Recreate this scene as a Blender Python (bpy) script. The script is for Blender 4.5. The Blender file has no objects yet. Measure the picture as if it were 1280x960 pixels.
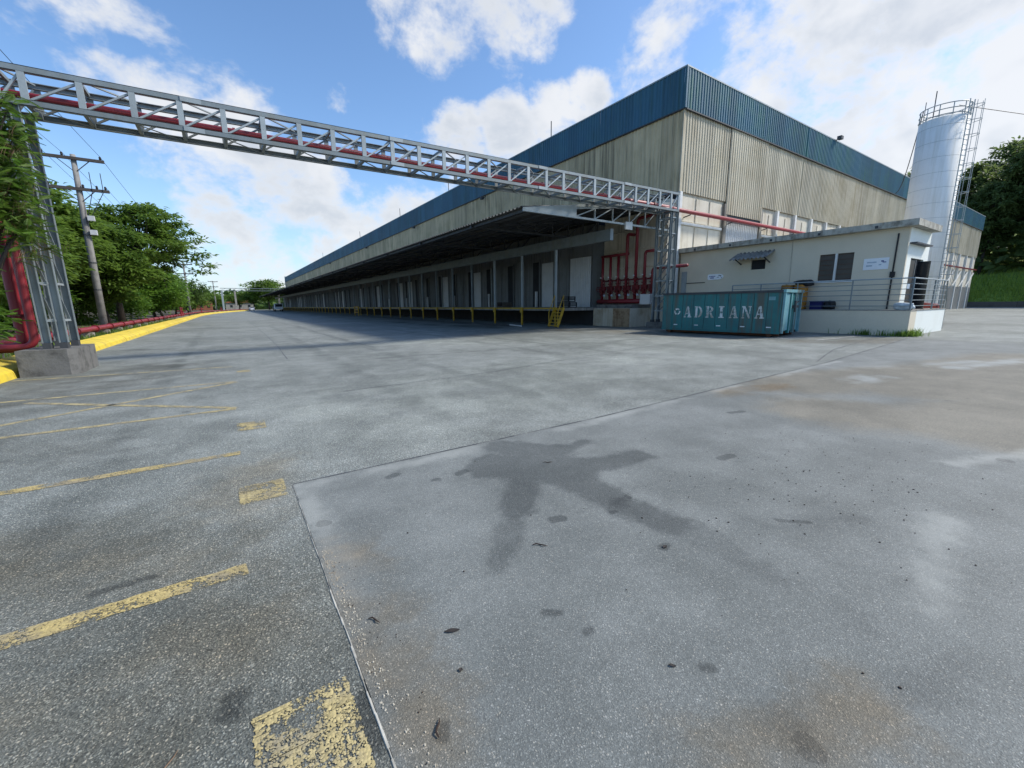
import bpy, math, random
from mathutils import Vector, Matrix, noise as mnoise
R_ = math.radians
rnd = random.Random(7)
S = bpy.context.scene
COL = S.collection

# ------------------------------------------------------------------ camera
# camera frame recovered from the two horizontal vanishing points of the building
F_PX, EYE = 520.0, 1.55
def _dir(x, y): return Vector((x-640, -(y-480), -F_PX)).normalized()
_a = _dir(285, 384); _b = _dir(1438, 372)
_Y = _a; _X = (_b - _a*_a.dot(_b)).normalized(); _Z = _X.cross(_Y)
CAMR = Matrix((_X, _Y, _Z))
cam = bpy.data.cameras.new('camera'); camo = bpy.data.objects.new('camera', cam); COL.objects.link(camo)
cam.sensor_width = 36; cam.lens = 36*F_PX/1280; cam.clip_start = .05; cam.clip_end = 6000
camo.matrix_world = Matrix.Translation((0, 0, EYE)) @ CAMR.to_4x4()
S.camera = camo
S.render.resolution_x = 1024; S.render.resolution_y = 768

# ------------------------------------------------------------------ light
SUN = Vector((.97, -.48, 1.0)).normalized()
sun_el = math.asin(SUN.z); sun_az = math.atan2(SUN.x, SUN.y)
sl = bpy.data.lights.new('sun', 'SUN'); sl.energy = 2.8; sl.angle = R_(8.0); sl.color = (1, .95, .87)
so = bpy.data.objects.new('sun', sl); COL.objects.link(so)
so.rotation_euler = SUN.to_track_quat('Z', 'Y').to_euler(); so.location = (60, -40, 80)
S.view_settings.view_transform = 'Standard'; S.view_settings.look = 'None'
S.view_settings.exposure = 0.76; S.view_settings.gamma = 1.0; S.view_settings.use_curve_mapping = False

# ------------------------------------------------------------------ node helpers
class NT:
    def __init__(s, tree): s.t = tree; s.n = tree.nodes; s.l = tree.links
    def new(s, typ, **kw):
        o = s.n.new(typ)
        for k, v in kw.items(): setattr(o, k, v)
        return o
    def link(s, a, b): s.l.new(a, b)
    def put(s, sock, v):
        if hasattr(v, 'is_linked') or isinstance(v, bpy.types.NodeSocket): s.l.new(v, sock)
        else: sock.default_value = v
    def math(s, op, a, b=None, c=None, clamp=False):
        m = s.new('ShaderNodeMath', operation=op, use_clamp=clamp)
        s.put(m.inputs[0], a)
        if b is not None: s.put(m.inputs[1], b)
        if c is not None: s.put(m.inputs[2], c)
        return m.outputs[0]
    def vmath(s, op, a, b=None, scale=None):
        m = s.new('ShaderNodeVectorMath', operation=op)
        s.put(m.inputs[0], a)
        if b is not None: s.put(m.inputs[1], b)
        if scale is not None: s.put(m.inputs['Scale'], scale)
        return m.outputs['Value'] if op in ('DOT_PRODUCT', 'LENGTH', 'DISTANCE') else m.outputs['Vector']
    def mix(s, f, a, b, blend='MIX'):
        m = s.new('ShaderNodeMix', data_type='RGBA', blend_type=blend)
        s.put(m.inputs[0], f); s.put(m.inputs[6], a); s.put(m.inputs[7], b)
        return m.outputs[2]
    def noise(s, vec, scale, detail=4, rough=.55, dist=0.0):
        m = s.new('ShaderNodeTexNoise'); s.put(m.inputs['Vector'], vec)
        m.inputs['Scale'].default_value = scale; m.inputs['Detail'].default_value = detail
        m.inputs['Roughness'].default_value = rough; m.inputs['Distortion'].default_value = dist
        return m.outputs['Fac']
    def sstep(s, v, lo, hi, a=0.0, b=1.0):
        m = s.new('ShaderNodeMapRange', interpolation_type='SMOOTHSTEP'); s.put(m.inputs[0], v)
        m.inputs[1].default_value = lo; m.inputs[2].default_value = hi
        m.inputs[3].default_value = a; m.inputs[4].default_value = b
        return m.outputs[0]
    def mapping(s, vec, scale):
        m = s.new('ShaderNodeMapping'); s.put(m.inputs[0], vec); m.inputs['Scale'].default_value = scale
        return m.outputs[0]
def rgb(c): return (c[0], c[1], c[2], 1.0)

# ------------------------------------------------------------------ sky
W = bpy.data.worlds.new('World'); S.world = W; W.use_nodes = True
t = NT(W.node_tree); t.n.clear()
out = t.new('ShaderNodeOutputWorld')
sky = t.new('ShaderNodeTexSky', sky_type='NISHITA', sun_disc=False)
sky.sun_elevation = sun_el; sky.sun_rotation = sun_az; sky.altitude = 700
sky.air_density = 1.0; sky.dust_density = 1.2; sky.ozone_density = 2.0
bg = t.new('ShaderNodeBackground'); bg.inputs[1].default_value = .135
hsv = t.new('ShaderNodeHueSaturation'); hsv.inputs['Saturation'].default_value = 1.12
t.link(sky.outputs[0], hsv.inputs['Color']); t.link(hsv.outputs[0], bg.inputs[0])
geo = t.new('ShaderNodeTexCoord'); D = geo.outputs['Generated']
sep = t.new('ShaderNodeSeparateXYZ'); t.link(D, sep.inputs[0])
P = t.vmath('MULTIPLY', D, (1, 1, 1.35))
n1 = t.noise(P, 3.4, 7, .60, .25)
n2 = t.noise(P, 11.0, 5, .62, .15)
fld = t.math('ADD', t.math('MULTIPLY', n1, .70), t.math('MULTIPLY', n2, .30))
def skydir(px, py): return (CAMR @ Vector((px-640, -(py-480), -F_PX))).normalized()
# cloud masses of the photograph, each a soft lobe in direction space (x, y, radius in degrees, weight)
LOBES = [(325,265,7,.19),(410,240,5.5,.18),(480,300,7,.18),(360,335,9,.17),(165,235,6,.11),
         (570,178,3.6,.16),(635,162,3.2,.17),(690,142,2.6,.16),(735,128,2.2,.16),(545,0,5,.17),(650,0,4.5,.16),(430,122,1.6,.13),(70,70,7,.10),(540,230,5,.14),
         (960,30,10,.21),(1040,40,7,.20),(880,90,7,.14),(1245,60,10,.25),(1120,160,8,.23),(1275,190,12,.24),(1030,150,5,.18)]
lob = None
for px, py, dg, w in LOBES:
    dt = t.vmath('DOT_PRODUCT', D, tuple(skydir(px, py)))
    k = t.sstep(dt, math.cos(R_(dg*1.75)), math.cos(R_(dg*.35)), 0.0, w)
    lob = k if lob is None else t.math('MAXIMUM', lob, k)
fld = t.math('ADD', fld, lob)
mask = t.sstep(fld, .59, .72)
shade = t.noise(t.vmath('ADD', P, (3.1, 1.7, .4)), 5.0, 4, .6, .3)
thick = t.sstep(fld, .62, .80)
ccol = t.mix(t.math('MULTIPLY', t.sstep(shade, .38, .62), thick), rgb((.93,.945,.97)), rgb((.66,.71,.78)))
bgc = t.new('ShaderNodeBackground'); t.link(ccol, bgc.inputs[0]); bgc.inputs[1].default_value = .57
# pale humid air low over the horizon
hz = t.sstep(sep.outputs[2], .0, .30, .55, 0.0)
bgh = t.new('ShaderNodeBackground'); bgh.inputs[0].default_value = rgb((.46,.66,.90)); bgh.inputs[1].default_value = .62
mh = t.new('ShaderNodeMixShader'); t.link(hz, mh.inputs[0]); t.link(bg.outputs[0], mh.inputs[1]); t.link(bgh.outputs[0], mh.inputs[2])
mx = t.new('ShaderNodeMixShader'); t.link(t.math('MULTIPLY', mask, .93), mx.inputs[0])
t.link(mh.outputs[0], mx.inputs[1]); t.link(bgc.outputs[0], mx.inputs[2]); t.link(mx.outputs[0], out.inputs[0])
W.cycles.sampling_method = 'MANUAL'; W.cycles.sample_map_resolution = 512

# ------------------------------------------------------------------ materials
MATS = {}
def mat(name, c, rough=.65, c2=None, scale=2.0, amt=.6, metal=0.0, streak=None, bump=0.0, bscale=30, rv=.10, spec=.35, sheets=False):
    """c base colour, c2 wear/dirt colour mixed by noise, streak = colour of vertical run marks, rv = per-object variation"""
    m = bpy.data.materials.new(name); m.use_nodes = True; t = NT(m.node_tree)
    bs = m.node_tree.nodes['Principled BSDF']; MATS[name] = m
    co = t.new('ShaderNodeTexCoord').outputs['Object']
    gp = t.new('ShaderNodeNewGeometry').outputs['Position']
    oi = t.new('ShaderNodeObjectInfo').outputs['Random']
    col = rgb(c)
    if c2 is None: c2 = tuple(x*.7 for x in c)
    n = t.noise(gp, scale, 6, .62)
    col = t.mix(t.math('MULTIPLY', t.sstep(n, .42, .72), amt), col, rgb(c2))
    if streak:
        st = t.noise(t.mapping(gp, (5, 5, .22)), 1.0, 5, .6)
        st2 = t.noise(gp, .35, 3, .5)
        f = t.math('MULTIPLY', t.sstep(st, .42, .68), t.sstep(st2, .30, .62))
        col = t.mix(t.math('MULTIPLY', f, .85), col, rgb(streak))
    if sheets:
        cell = t.new('ShaderNodeTexWhiteNoise'); cell.noise_dimensions = '2D'
        t.link(t.vmath('FLOOR', t.vmath('SCALE', t.vmath('ADD', gp, (.013,.013,0)), scale=1.0)), cell.inputs['Vector']) if False else None
        sp = t.new('ShaderNodeSeparateXYZ'); t.link(gp, sp.inputs[0]); cb = t.new('ShaderNodeCombineXYZ')
        t.link(t.math('FLOOR', t.math('DIVIDE', sp.outputs[0], 1.0)), cb.inputs[0]); t.link(t.math('FLOOR', t.math('DIVIDE', sp.outputs[1], 1.0)), cb.inputs[1])
        t.link(cb.outputs[0], cell.inputs['Vector'])
        col = t.vmath('SCALE', col, scale=t.math('MULTIPLY_ADD', cell.outputs['Value'], .26, .87))
    v = t.math('MULTIPLY_ADD', oi, 2*rv, 1-rv)
    fine = t.math('MULTIPLY_ADD', t.noise(gp, bscale, 3, .6), .22, .89)
    col = t.vmath('SCALE', col, scale=t.math('MULTIPLY', v, fine))
    t.link(col, bs.inputs['Base Color'])
    bs.inputs['Metallic'].default_value = metal; bs.inputs['Specular IOR Level'].default_value = spec
    t.link(t.math('MULTIPLY_ADD', n, .25, rough-.12, clamp=True), bs.inputs['Roughness'])
    if bump:
        b = t.new('ShaderNodeBump'); b.inputs['Strength'].default_value = bump; b.inputs['Distance'].default_value = .02
        t.link(t.noise(gp, bscale, 4, .6), b.inputs['Height']); t.link(b.outputs[0], bs.inputs['Normal'])
    return m
def leafmat(name, ca, cb, rough=.5, tr=.35):
    m = bpy.data.materials.new(name); m.use_nodes = True; t = NT(m.node_tree); MATS[name] = m
    bs = m.node_tree.nodes['Principled BSDF']; o = m.node_tree.nodes['Material Output']
    gp = t.new('ShaderNodeNewGeometry'); isl = gp.outputs['Random Per Island']
    n = t.noise(gp.outputs['Position'], .9, 3, .5)
    f = t.math('ADD', t.math('MULTIPLY', isl, .6), t.math('MULTIPLY', t.sstep(n, .35, .65), .5), clamp=True)
    col = t.mix(f, rgb(ca), rgb(cb))
    t.link(col, bs.inputs['Base Color']); bs.inputs['Roughness'].default_value = rough
    bs.inputs['Specular IOR Level'].default_value = .25
    td = t.new('ShaderNodeBsdfTranslucent'); t.link(t.mix(.5, col, rgb(tuple(min(1, x*1.6) for x in cb))), td.inputs[0])
    ms = t.new('ShaderNodeMixShader'); ms.inputs[0].default_value = tr
    t.link(bs.outputs[0], ms.inputs[1]); t.link(td.outputs[0], ms.inputs[2]); t.link(ms.outputs[0], o.inputs[0])
    return m
mat('galv', (.215,.25,.262), .5, (.14,.165,.17), 2.2, .6, metal=.25, streak=(.20,.21,.19), rv=.10)
mat('galv_light', (.33,.37,.38), .5, (.22,.25,.26), 2.2, .5, metal=.2, rv=.08)
mat('red_pipe', (.225,.018,.026), .45, (.14,.020,.023), 1.6, .6, rv=.08, spec=.5)
mat('dark_red', (.14,.012,.016), .5, (.08,.010,.012), 2, .6)
mat('yellow_paint', (.66,.50,.05), .6, (.36,.28,.08), 3.2, .75, bump=.15, rv=.06)
mat('yellow_steel', (.50,.31,.025), .55, (.26,.16,.03), 3, .8)
mat('beige_clad', (.57,.46,.285), .6, (.43,.345,.20), .5, .8, streak=(.17,.14,.085), rv=.08, sheets=True)
mat('beige_clad_end', (.52,.465,.345), .6, (.41,.355,.24), .5, .8, streak=(.34,.275,.175), rv=.10, sheets=True)
mat('blue_clad', (.028,.108,.175), .5, (.045,.14,.18), .6, .6, streak=(.02,.075,.09), rv=.06, sheets=True)
mat('blue_clad_end', (.026,.11,.165), .55, (.05,.15,.16), .7, .8, streak=(.045,.15,.12), rv=.08, sheets=True)
mat('white_trim', (.72,.72,.69), .55, (.5,.49,.45), 1.5, .5)
mat('cream_precast', (.66,.61,.50), .75, (.50,.45,.35), .8, .7, streak=(.38,.33,.24), bump=.1)
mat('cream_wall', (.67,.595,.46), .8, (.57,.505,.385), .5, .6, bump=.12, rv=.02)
mat('cream_wall_lit', (.80,.82,.76), .8, (.70,.71,.64), .7, .5, bump=.1, rv=.02)  # lit copy of cream_wall: sunlight on the end faces put into the colour
mat('concrete', (.33,.31,.27), .85, (.17,.16,.14), 1.6, .8, streak=(.12,.11,.10), bump=.3, bscale=22)
mat('concrete_block', (.15,.148,.14), .85, (.055,.054,.052), 3.5, .9, bump=.4, bscale=18)
mat('slab_edge', (.50,.48,.41), .85, (.20,.18,.14), 3.5, .9, streak=(.14,.12,.10), bump=.3)
mat('stained_concrete', (.50,.46,.37), .85, (.30,.24,.16), 1.2, .9, streak=(.24,.17,.10), bump=.2)
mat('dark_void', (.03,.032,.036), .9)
mat('dark_steel', (.055,.06,.065), .6, (.035,.037,.04), 2, .6)
mat('canopy_sheet', (.10,.105,.105), .7, (.06,.062,.06), 1.2, .7, rv=.12)
mat('dock_grey', (.17,.18,.18), .6, (.12,.125,.125), 1.2, .6, streak=(.08,.08,.075), rv=.10)
mat('dock_white', (.55,.56,.56), .5, (.42,.43,.43), 1.5, .6, rv=.10)
mat('teal_paint', (.011,.148,.152), .48, (.02,.10,.11), 1.6, .8, streak=(.085,.07,.05), rv=.07, spec=.45)
mat('teal_pale', (.16,.36,.40), .5, (.10,.25,.29), 3, .8, streak=(.16,.12,.07), rv=.05)
mat('letter_white', (.80,.83,.82), .6, (.45,.55,.56), 8, .8)
mat('brown_stain', (.33,.24,.15), .9, (.16,.09,.05), 3, .9, streak=(.12,.07,.04))
mat('rust', (.12,.05,.025), .85, (.05,.025,.018), 5, .8)
mat('black_plastic', (.015,.015,.017), .5)
mat('navy', (.02,.025,.13), .5)
mat('orange', (.42,.19,.03), .6, (.25,.12,.03), 4, .6)
mat('window_mesh', (.055,.045,.035), .45, spec=.5)
mat('glass_dark', (.02,.025,.03), .12, spec=.6)
mat('wood_pole', (.24,.235,.22), .85, (.13,.125,.115), 3, .8, streak=(.10,.095,.09), bump=.3)
mat('wood_dark', (.07,.062,.055), .85, (.04,.036,.032), 3, .7)
mat('bark', (.060,.048,.038), .9, (.03,.025,.02), 4, .7, bump=.5)
mat('silo_paint', (.88,.87,.83), .85, (.80,.79,.75), .8, .6, streak=(.72,.70,.63), rv=.02, spec=.08)
mat('sign_white', (.80,.82,.84), .5, (.7,.72,.75), 2, .3)
mat('sign_blue', (.10,.13,.30), .5)
mat('sign_faint', (.42,.50,.58), .5)
mat('car_red', (.30,.015,.015), .25, spec=.6, rv=.0)
mat('truck_white', (.75,.76,.77), .4)
mat('roof_tile', (.30,.11,.06), .85, (.2,.08,.05), 1, .7)
mat('asbestos', (.27,.26,.24), .85, (.12,.115,.10), 3, .8, streak=(.09,.085,.08))
mat('twig', (.045,.03,.022), .85); mat('dead_leaf', (.035,.03,.027), .8)
mat('cable', (.02,.02,.022), .6)
mat('soil', (.10,.075,.05), .95, (.05,.06,.025), .8, .9, bump=.4)
mat('low_wall', (.16,.14,.12), .9, (.09,.08,.07), .7, .7)
mat('plastic_bag', (.55,.60,.62), .4, (.35,.40,.43), 6, .7)
leafmat('leaf_mid', (.050,.100,.016), (.140,.225,.036), tr=.45)
leafmat('leaf_bright', (.045,.110,.012), (.13,.24,.03), tr=.42)
leafmat('leaf_dark', (.032,.066,.014), (.085,.145,.030), tr=.4)
leafmat('leaf_euc', (.060,.094,.030), (.155,.21,.066), tr=.45)
leafmat('leaf_dry', (.11,.065,.035), (.28,.19,.12), tr=.2)
leafmat('bank_blade', (.20,.29,.04), (.36,.45,.09), tr=.45)
leafmat('grass_blade', (.05,.10,.015), (.16,.25,.045), tr=.35)

def fall(x): return max(0.0, min(.19, .0095*(x-4)))

# ---- paved surfaces
def seg_mask(t, p, a, b, r0, r1):
    """distance outside a capsule a-b of radius r0"""
    ba = (b[0]-a[0], b[1]-a[1], 0); L = max(1e-6, ba[0]**2+ba[1]**2)
    pa = t.vmath('SUBTRACT', p, (a[0], a[1], 0))
    h = t.math('MULTIPLY', t.vmath('DOT_PRODUCT', pa, ba), 1/L, clamp=True)
    d = t.vmath('LENGTH', t.vmath('SUBTRACT', pa, t.vmath('SCALE', ba, scale=h)))
    return t.math('SUBTRACT', d, r0)
def ground_mat(name, base, base2, stone, stone_amt, stone_scale, marks, bump=.5, rough=.72, tone=1.0):
    m = bpy.data.materials.new(name); m.use_nodes = True; t = NT(m.node_tree); MATS[name] = m
    bs = m.node_tree.nodes['Principled BSDF']
    gp0 = t.new('ShaderNodeNewGeometry').outputs['Position']
    gp = t.vmath('MULTIPLY', gp0, (1, 1, 0))
    big = t.noise(gp, .22, 6, .6); mid = t.noise(gp, 1.3, 6, .65); fin = t.noise(gp, 34, 4, .7)
    col = t.mix(t.sstep(t.math('ADD', t.math('MULTIPLY', big, .6), t.math('MULTIPLY', mid, .4)), .37, .63), rgb(base), rgb(base2))
    col = t.vmath('SCALE', col, scale=t.math('MULTIPLY_ADD', mid, .5, .75))
    # aggregate: stones of many tones showing through the binder
    wn = t.new('ShaderNodeTexNoise'); t.link(gp, wn.inputs['Vector']); wn.inputs['Scale'].default_value = 55; wn.inputs['Detail'].default_value = 1
    gw = t.vmath('ADD', gp, t.vmath('SCALE', wn.outputs['Color'], scale=.016))
    vo = t.new('ShaderNodeTexVoronoi'); t.link(gw, vo.inputs['Vector']); vo.inputs['Scale'].default_value = stone_scale
    vs = t.new('ShaderNodeSeparateColor'); t.link(vo.outputs['Color'], vs.inputs[0])
    vf = t.new('ShaderNodeTexVoronoi'); t.link(gw, vf.inputs['Vector']); vf.inputs['Scale'].default_value = stone_scale*2.3
    vfs = t.new('ShaderNodeSeparateColor'); t.link(vf.outputs['Color'], vfs.inputs[0])
    core = t.sstep(vo.outputs['Distance'], .22, .55, 1.0, 0.0)
    col = t.vmath('SCALE', col, scale=t.math('MULTIPLY_ADD', vfs.outputs[0], tone, 1-tone*.5))
    col = t.vmath('SCALE', col, scale=t.math('MULTIPLY_ADD', t.math('MULTIPLY', core, vs.outputs[1]), tone*.9, 1-tone*.28))
    s1 = t.math('MULTIPLY', core, t.sstep(vs.outputs[0], .72, 1.0))
    s2 = t.math('MULTIPLY', t.sstep(vf.outputs['Distance'], .2, .5, 1.0, 0.0), t.sstep(vfs.outputs[1], .80, 1.0))
    pale = t.mix(vs.outputs[2], rgb(stone), rgb((stone[0]*.95, stone[1]*.86, stone[2]*.74)))
    col = t.mix(t.math('MULTIPLY', t.math('MAXIMUM', s1, s2), stone_amt), col, pale)
    col = t.vmath('SCALE', col, scale=t.math('MULTIPLY_ADD', fin, .5, .75))
    wob = t.new('ShaderNodeTexNoise'); t.link(gp, wob.inputs['Vector']); wob.inputs['Scale'].default_value = 2.6; wob.inputs['Detail'].default_value = 5; wob.inputs['Roughness'].default_value = .68
    wv = t.vmath('SCALE', t.vmath('SUBTRACT', wob.outputs['Color'], (.5, .5, .5)), scale=1.0)
    rough_n = t.math('MULTIPLY_ADD', mid, .2, rough-.1)
    edge = t.math('SUBTRACT', t.noise(gp, 7.0, 5, .72), .5)
    brk_ = t.sstep(t.noise(gp, .85, 4, .65), .34, .60)
    for g in marks:
        wp = t.vmath('MULTIPLY', t.vmath('ADD', gp, t.vmath('SCALE', wv, scale=g['warp'])), (1, 1, 0))
        acc = None
        for (a, b, r0, r1) in g['segs']:
            k = seg_mask(t, wp, a, b, r0, r1)
            acc = k if acc is None else t.math('SMOOTH_MIN', acc, k, g.get('join', .03))
        wd = g.get('wd', sum(q[3]-q[2] for q in g['segs'])/len(g['segs']))
        acc = t.sstep(t.math('ADD', acc, t.math('MULTIPLY', edge, g['warp']*.55)), 0.0, wd, 1.0, 0.0)
        if g.get('break'):
            acc = t.math('MULTIPLY', acc, brk_)
        acc = t.math('MULTIPLY', acc, g['amt'])
        if 'mul' in g: col = t.mix(acc, col, t.vmath('MULTIPLY', col, g['mul']))
        else: col = t.mix(acc, col, rgb(g['col']))
    # scattered drip spots and tyre smears
    v2 = t.new('ShaderNodeTexVoronoi'); t.link(t.vmath('ADD', gp, t.vmath('SCALE', wv, scale=.12)), v2.inputs['Vector']); v2.inputs['Scale'].default_value = 1.9
    v2s = t.new('ShaderNodeSeparateColor'); t.link(v2.outputs['Color'], v2s.inputs[0])
    spot = t.math('MULTIPLY', t.math('LESS_THAN', v2.outputs['Distance'], t.math('MULTIPLY', v2s.outputs[1], .13)), t.math('GREATER_THAN', v2s.outputs[0], .45))
    col = t.mix(t.math('MULTIPLY', spot, .42), col, t.vmath('SCALE', col, scale=.35))
    sm = t.noise(t.mapping(gp, (.35, 2.6, 1)), 1.0, 5, .62)
    col = t.mix(t.math('MULTIPLY', t.sstep(sm, .56, .78), .35), col, t.vmath('SCALE', col, scale=.55))
    t.link(col, bs.inputs['Base Color']); t.link(rough_n, bs.inputs['Roughness']); bs.inputs['Specular IOR Level'].default_value = .3
    b = t.new('ShaderNodeBump'); b.inputs['Strength'].default_value = bump; b.inputs['Distance'].default_value = .006
    t.link(t.math('ADD', core, t.math('MULTIPLY', fin, .8)), b.inputs['Height']); t.link(b.outputs[0], bs.inputs['Normal'])
    return m
DIRT = (.13,.105,.075)
B_ = {'break': 1}
ground_mat('asphalt', (.160,.174,.157), (.272,.290,.267), (.60,.62,.57), .8, 84, [
    dict(warp=.9, amt=.60, mul=(.56,.53,.47), segs=[((-2.2,.3),(-.7,2.2),.6,2.2), ((-.1,.4),(.25,1.8),.2,.9), ((-2.6,3.4),(-.9,3.6),.1,1.0)]),
    dict(warp=.8, amt=.40, mul=(1.05,.80,.52), segs=[((-1.6,1.2),(-.3,2.3),.1,.9),((-.3,3.2),(.1,4.6),.0,.6),((-2.2,4.0),(-.8,3.4),.0,.7)], **B_),
    dict(warp=1.2, amt=.66, mul=(.46,.43,.38), segs=[((-4.4,9.0),(-2.6,12.6),.5,2.2), ((-4.0,13.0),(-1.6,14.5),.3,1.6), ((-3.6,7),(-2.4,6.2),.2,1.3)], **B_),
    dict(warp=.7, amt=.50, mul=(.42,.43,.43), segs=[((-3.2,21.0),(-.4,20.2),.1,.5)], **B_),
    dict(warp=1.4, amt=.60, mul=(1.34,1.34,1.30), segs=[((2.0,6.5),(11,8.6),.8,3.2), ((7,17),(15,8),.8,3.0)], **B_),  # paler speckled zone, with lightness at grazing angles put into the colour
    dict(warp=.25, amt=.50, mul=(.52,.53,.53), segs=[((2.3,5.2),(2.7,40),.08,.26),((4.2,5.6),(4.4,40),.08,.26),((-1.2,4),(-1.6,34),.04,.22),((9,40),(8.2,9),.06,.3),((10.4,40),(9.8,9),.06,.3),((3,12.5),(15,11.4),.05,.3)], **B_),
    dict(warp=1.2, amt=.65, mul=(.62,.52,.42), segs=[((15.2,19),(17.4,8.5),.6,2.4),((17.5,7),(19.6,4.6),.5,1.4)], **B_),
    dict(warp=1.6, amt=.80, mul=(.30,.30,.31), segs=[((14.2,22),(13.4,27),.2,.9),((12.6,29),(12.4,36),.1,.8),((15.6,24),(15.8,60),.4,1.6)], **B_),  # puddle streaks and damp strip, with building shade painted in along the dock
    dict(warp=.10, amt=.75, mul=(.34,.35,.36), segs=[((-.17,1.74),(-.15,1.8),.03,.08),((.27,1.3),(.28,1.5),.03,.07),((-.8,3.0),(-.55,3.0),.01,.06)]),
])
ground_mat('apron_concrete', (.143,.155,.145), (.208,.221,.208), (.48,.49,.46), .55, 120, [
    # grey-brown silt left by a dried puddle, with pale chalky tide marks
    dict(warp=.9, amt=.72, mul=(1.02,.86,.68), segs=[((6.9,2.2),(7.4,1.0),.5,1.0),((8.6,3.4),(12.5,2.0),.6,1.2),((7.6,.6),(13.5,-.8),.9,1.5),((10,2),(16,1),1.0,2.2)]),
    dict(warp=.55, amt=.60, col=(.34,.37,.36), segs=[((9.6,2.9),(10.6,2.7),.05,.35),((11.6,3.2),(14.6,2.0),.0,.36),((13,2.1),(16,1.3),.0,.34),((11.4,.5),(14,.2),.1,.6)], **B_),
    dict(warp=.35, amt=.55, col=(.35,.36,.33), segs=[((5.6,.75),(7.2,.15),.0,.18),((.34,3.9),(.40,2.2),.0,.16),((.4,3.82),(12.4,4.02),.0,.14),((4.1,.56),(2.8,.38),.0,.22)], **B_),
    dict(warp=.6, amt=.75, mul=(1.0,.78,.56), segs=[((.42,2.6),(.45,1.3),.03,.22),((6.6,3.7),(8.2,3.5),.1,.5),((1.2,.5),(1.9,.35),.0,.3)], **B_),
    # damp patch with its lobe and run-off
    dict(warp=.26, amt=.80, mul=(.50,.51,.52), join=.22, wd=.10, segs=[((2.35,3.72),(2.70,3.30),.16,.22),((2.04,3.30),(2.5,2.80),.24,.29),((1.85,3.22),(2.2,3.1),.12,.17),((2.7,3.25),(3.2,3.3),.03,.08),((2.6,3.0),(2.95,2.72),.07,.12),((2.92,2.69),(3.35,2.68),.09,.14),((2.4,2.7),(2.38,2.2),.13,.18),((2.0,2.8),(1.65,2.42),.09,.16)]),
    dict(warp=.30, amt=.66, mul=(.54,.55,.56), join=.12, segs=[((1.50,2.26),(1.36,2.12),.06,.16),((1.36,2.12),(1.18,1.94),.03,.12),((2.40,1.95),(2.46,1.62),.10,.20)]),
    dict(warp=.35, amt=.60, mul=(.60,.61,.62), segs=[((2.41,1.95),(2.45,1.4),.08,.24),((2.45,1.4),(2.42,.6),.04,.30),((2.9,1.35),(3.3,1.0),.0,.16),((3.2,1.2),(3.6,.9),.0,.14),((1.62,.62),(1.5,.42),.0,.12),((2.1,.3),(2.6,.2),.0,.14)], **B_),
    dict(warp=.06, amt=.75, mul=(.42,.43,.44), segs=[((1.80,2.16),(1.86,2.14),.03,.05),((2.14,1.48),(2.18,1.49),.02,.035),((5.7,3.0),(5.9,2.95),.04,.09),((3.95,2.13),(4.1,2.12),.04,.07),((1.60,3.32),(1.68,3.34),.03,.07),((1.36,3.32),(1.40,3.32),.02,.06),((1.06,3.62),(1.12,3.64),.03,.06),((.48,1.19),(.50,1.22),.012,.025),((1.25,1.25),(1.28,1.25),.01,.03),((1.22,1.42),(1.16,1.47),.01,.025),((1.52,.82),(1.55,.80),.01,.025),((2.23,2.0),(2.26,2.0),.01,.03),((3.12,1.23),(3.26,1.09),.01,.05)]),
], bump=.3, rough=.70, tone=.5)

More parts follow.
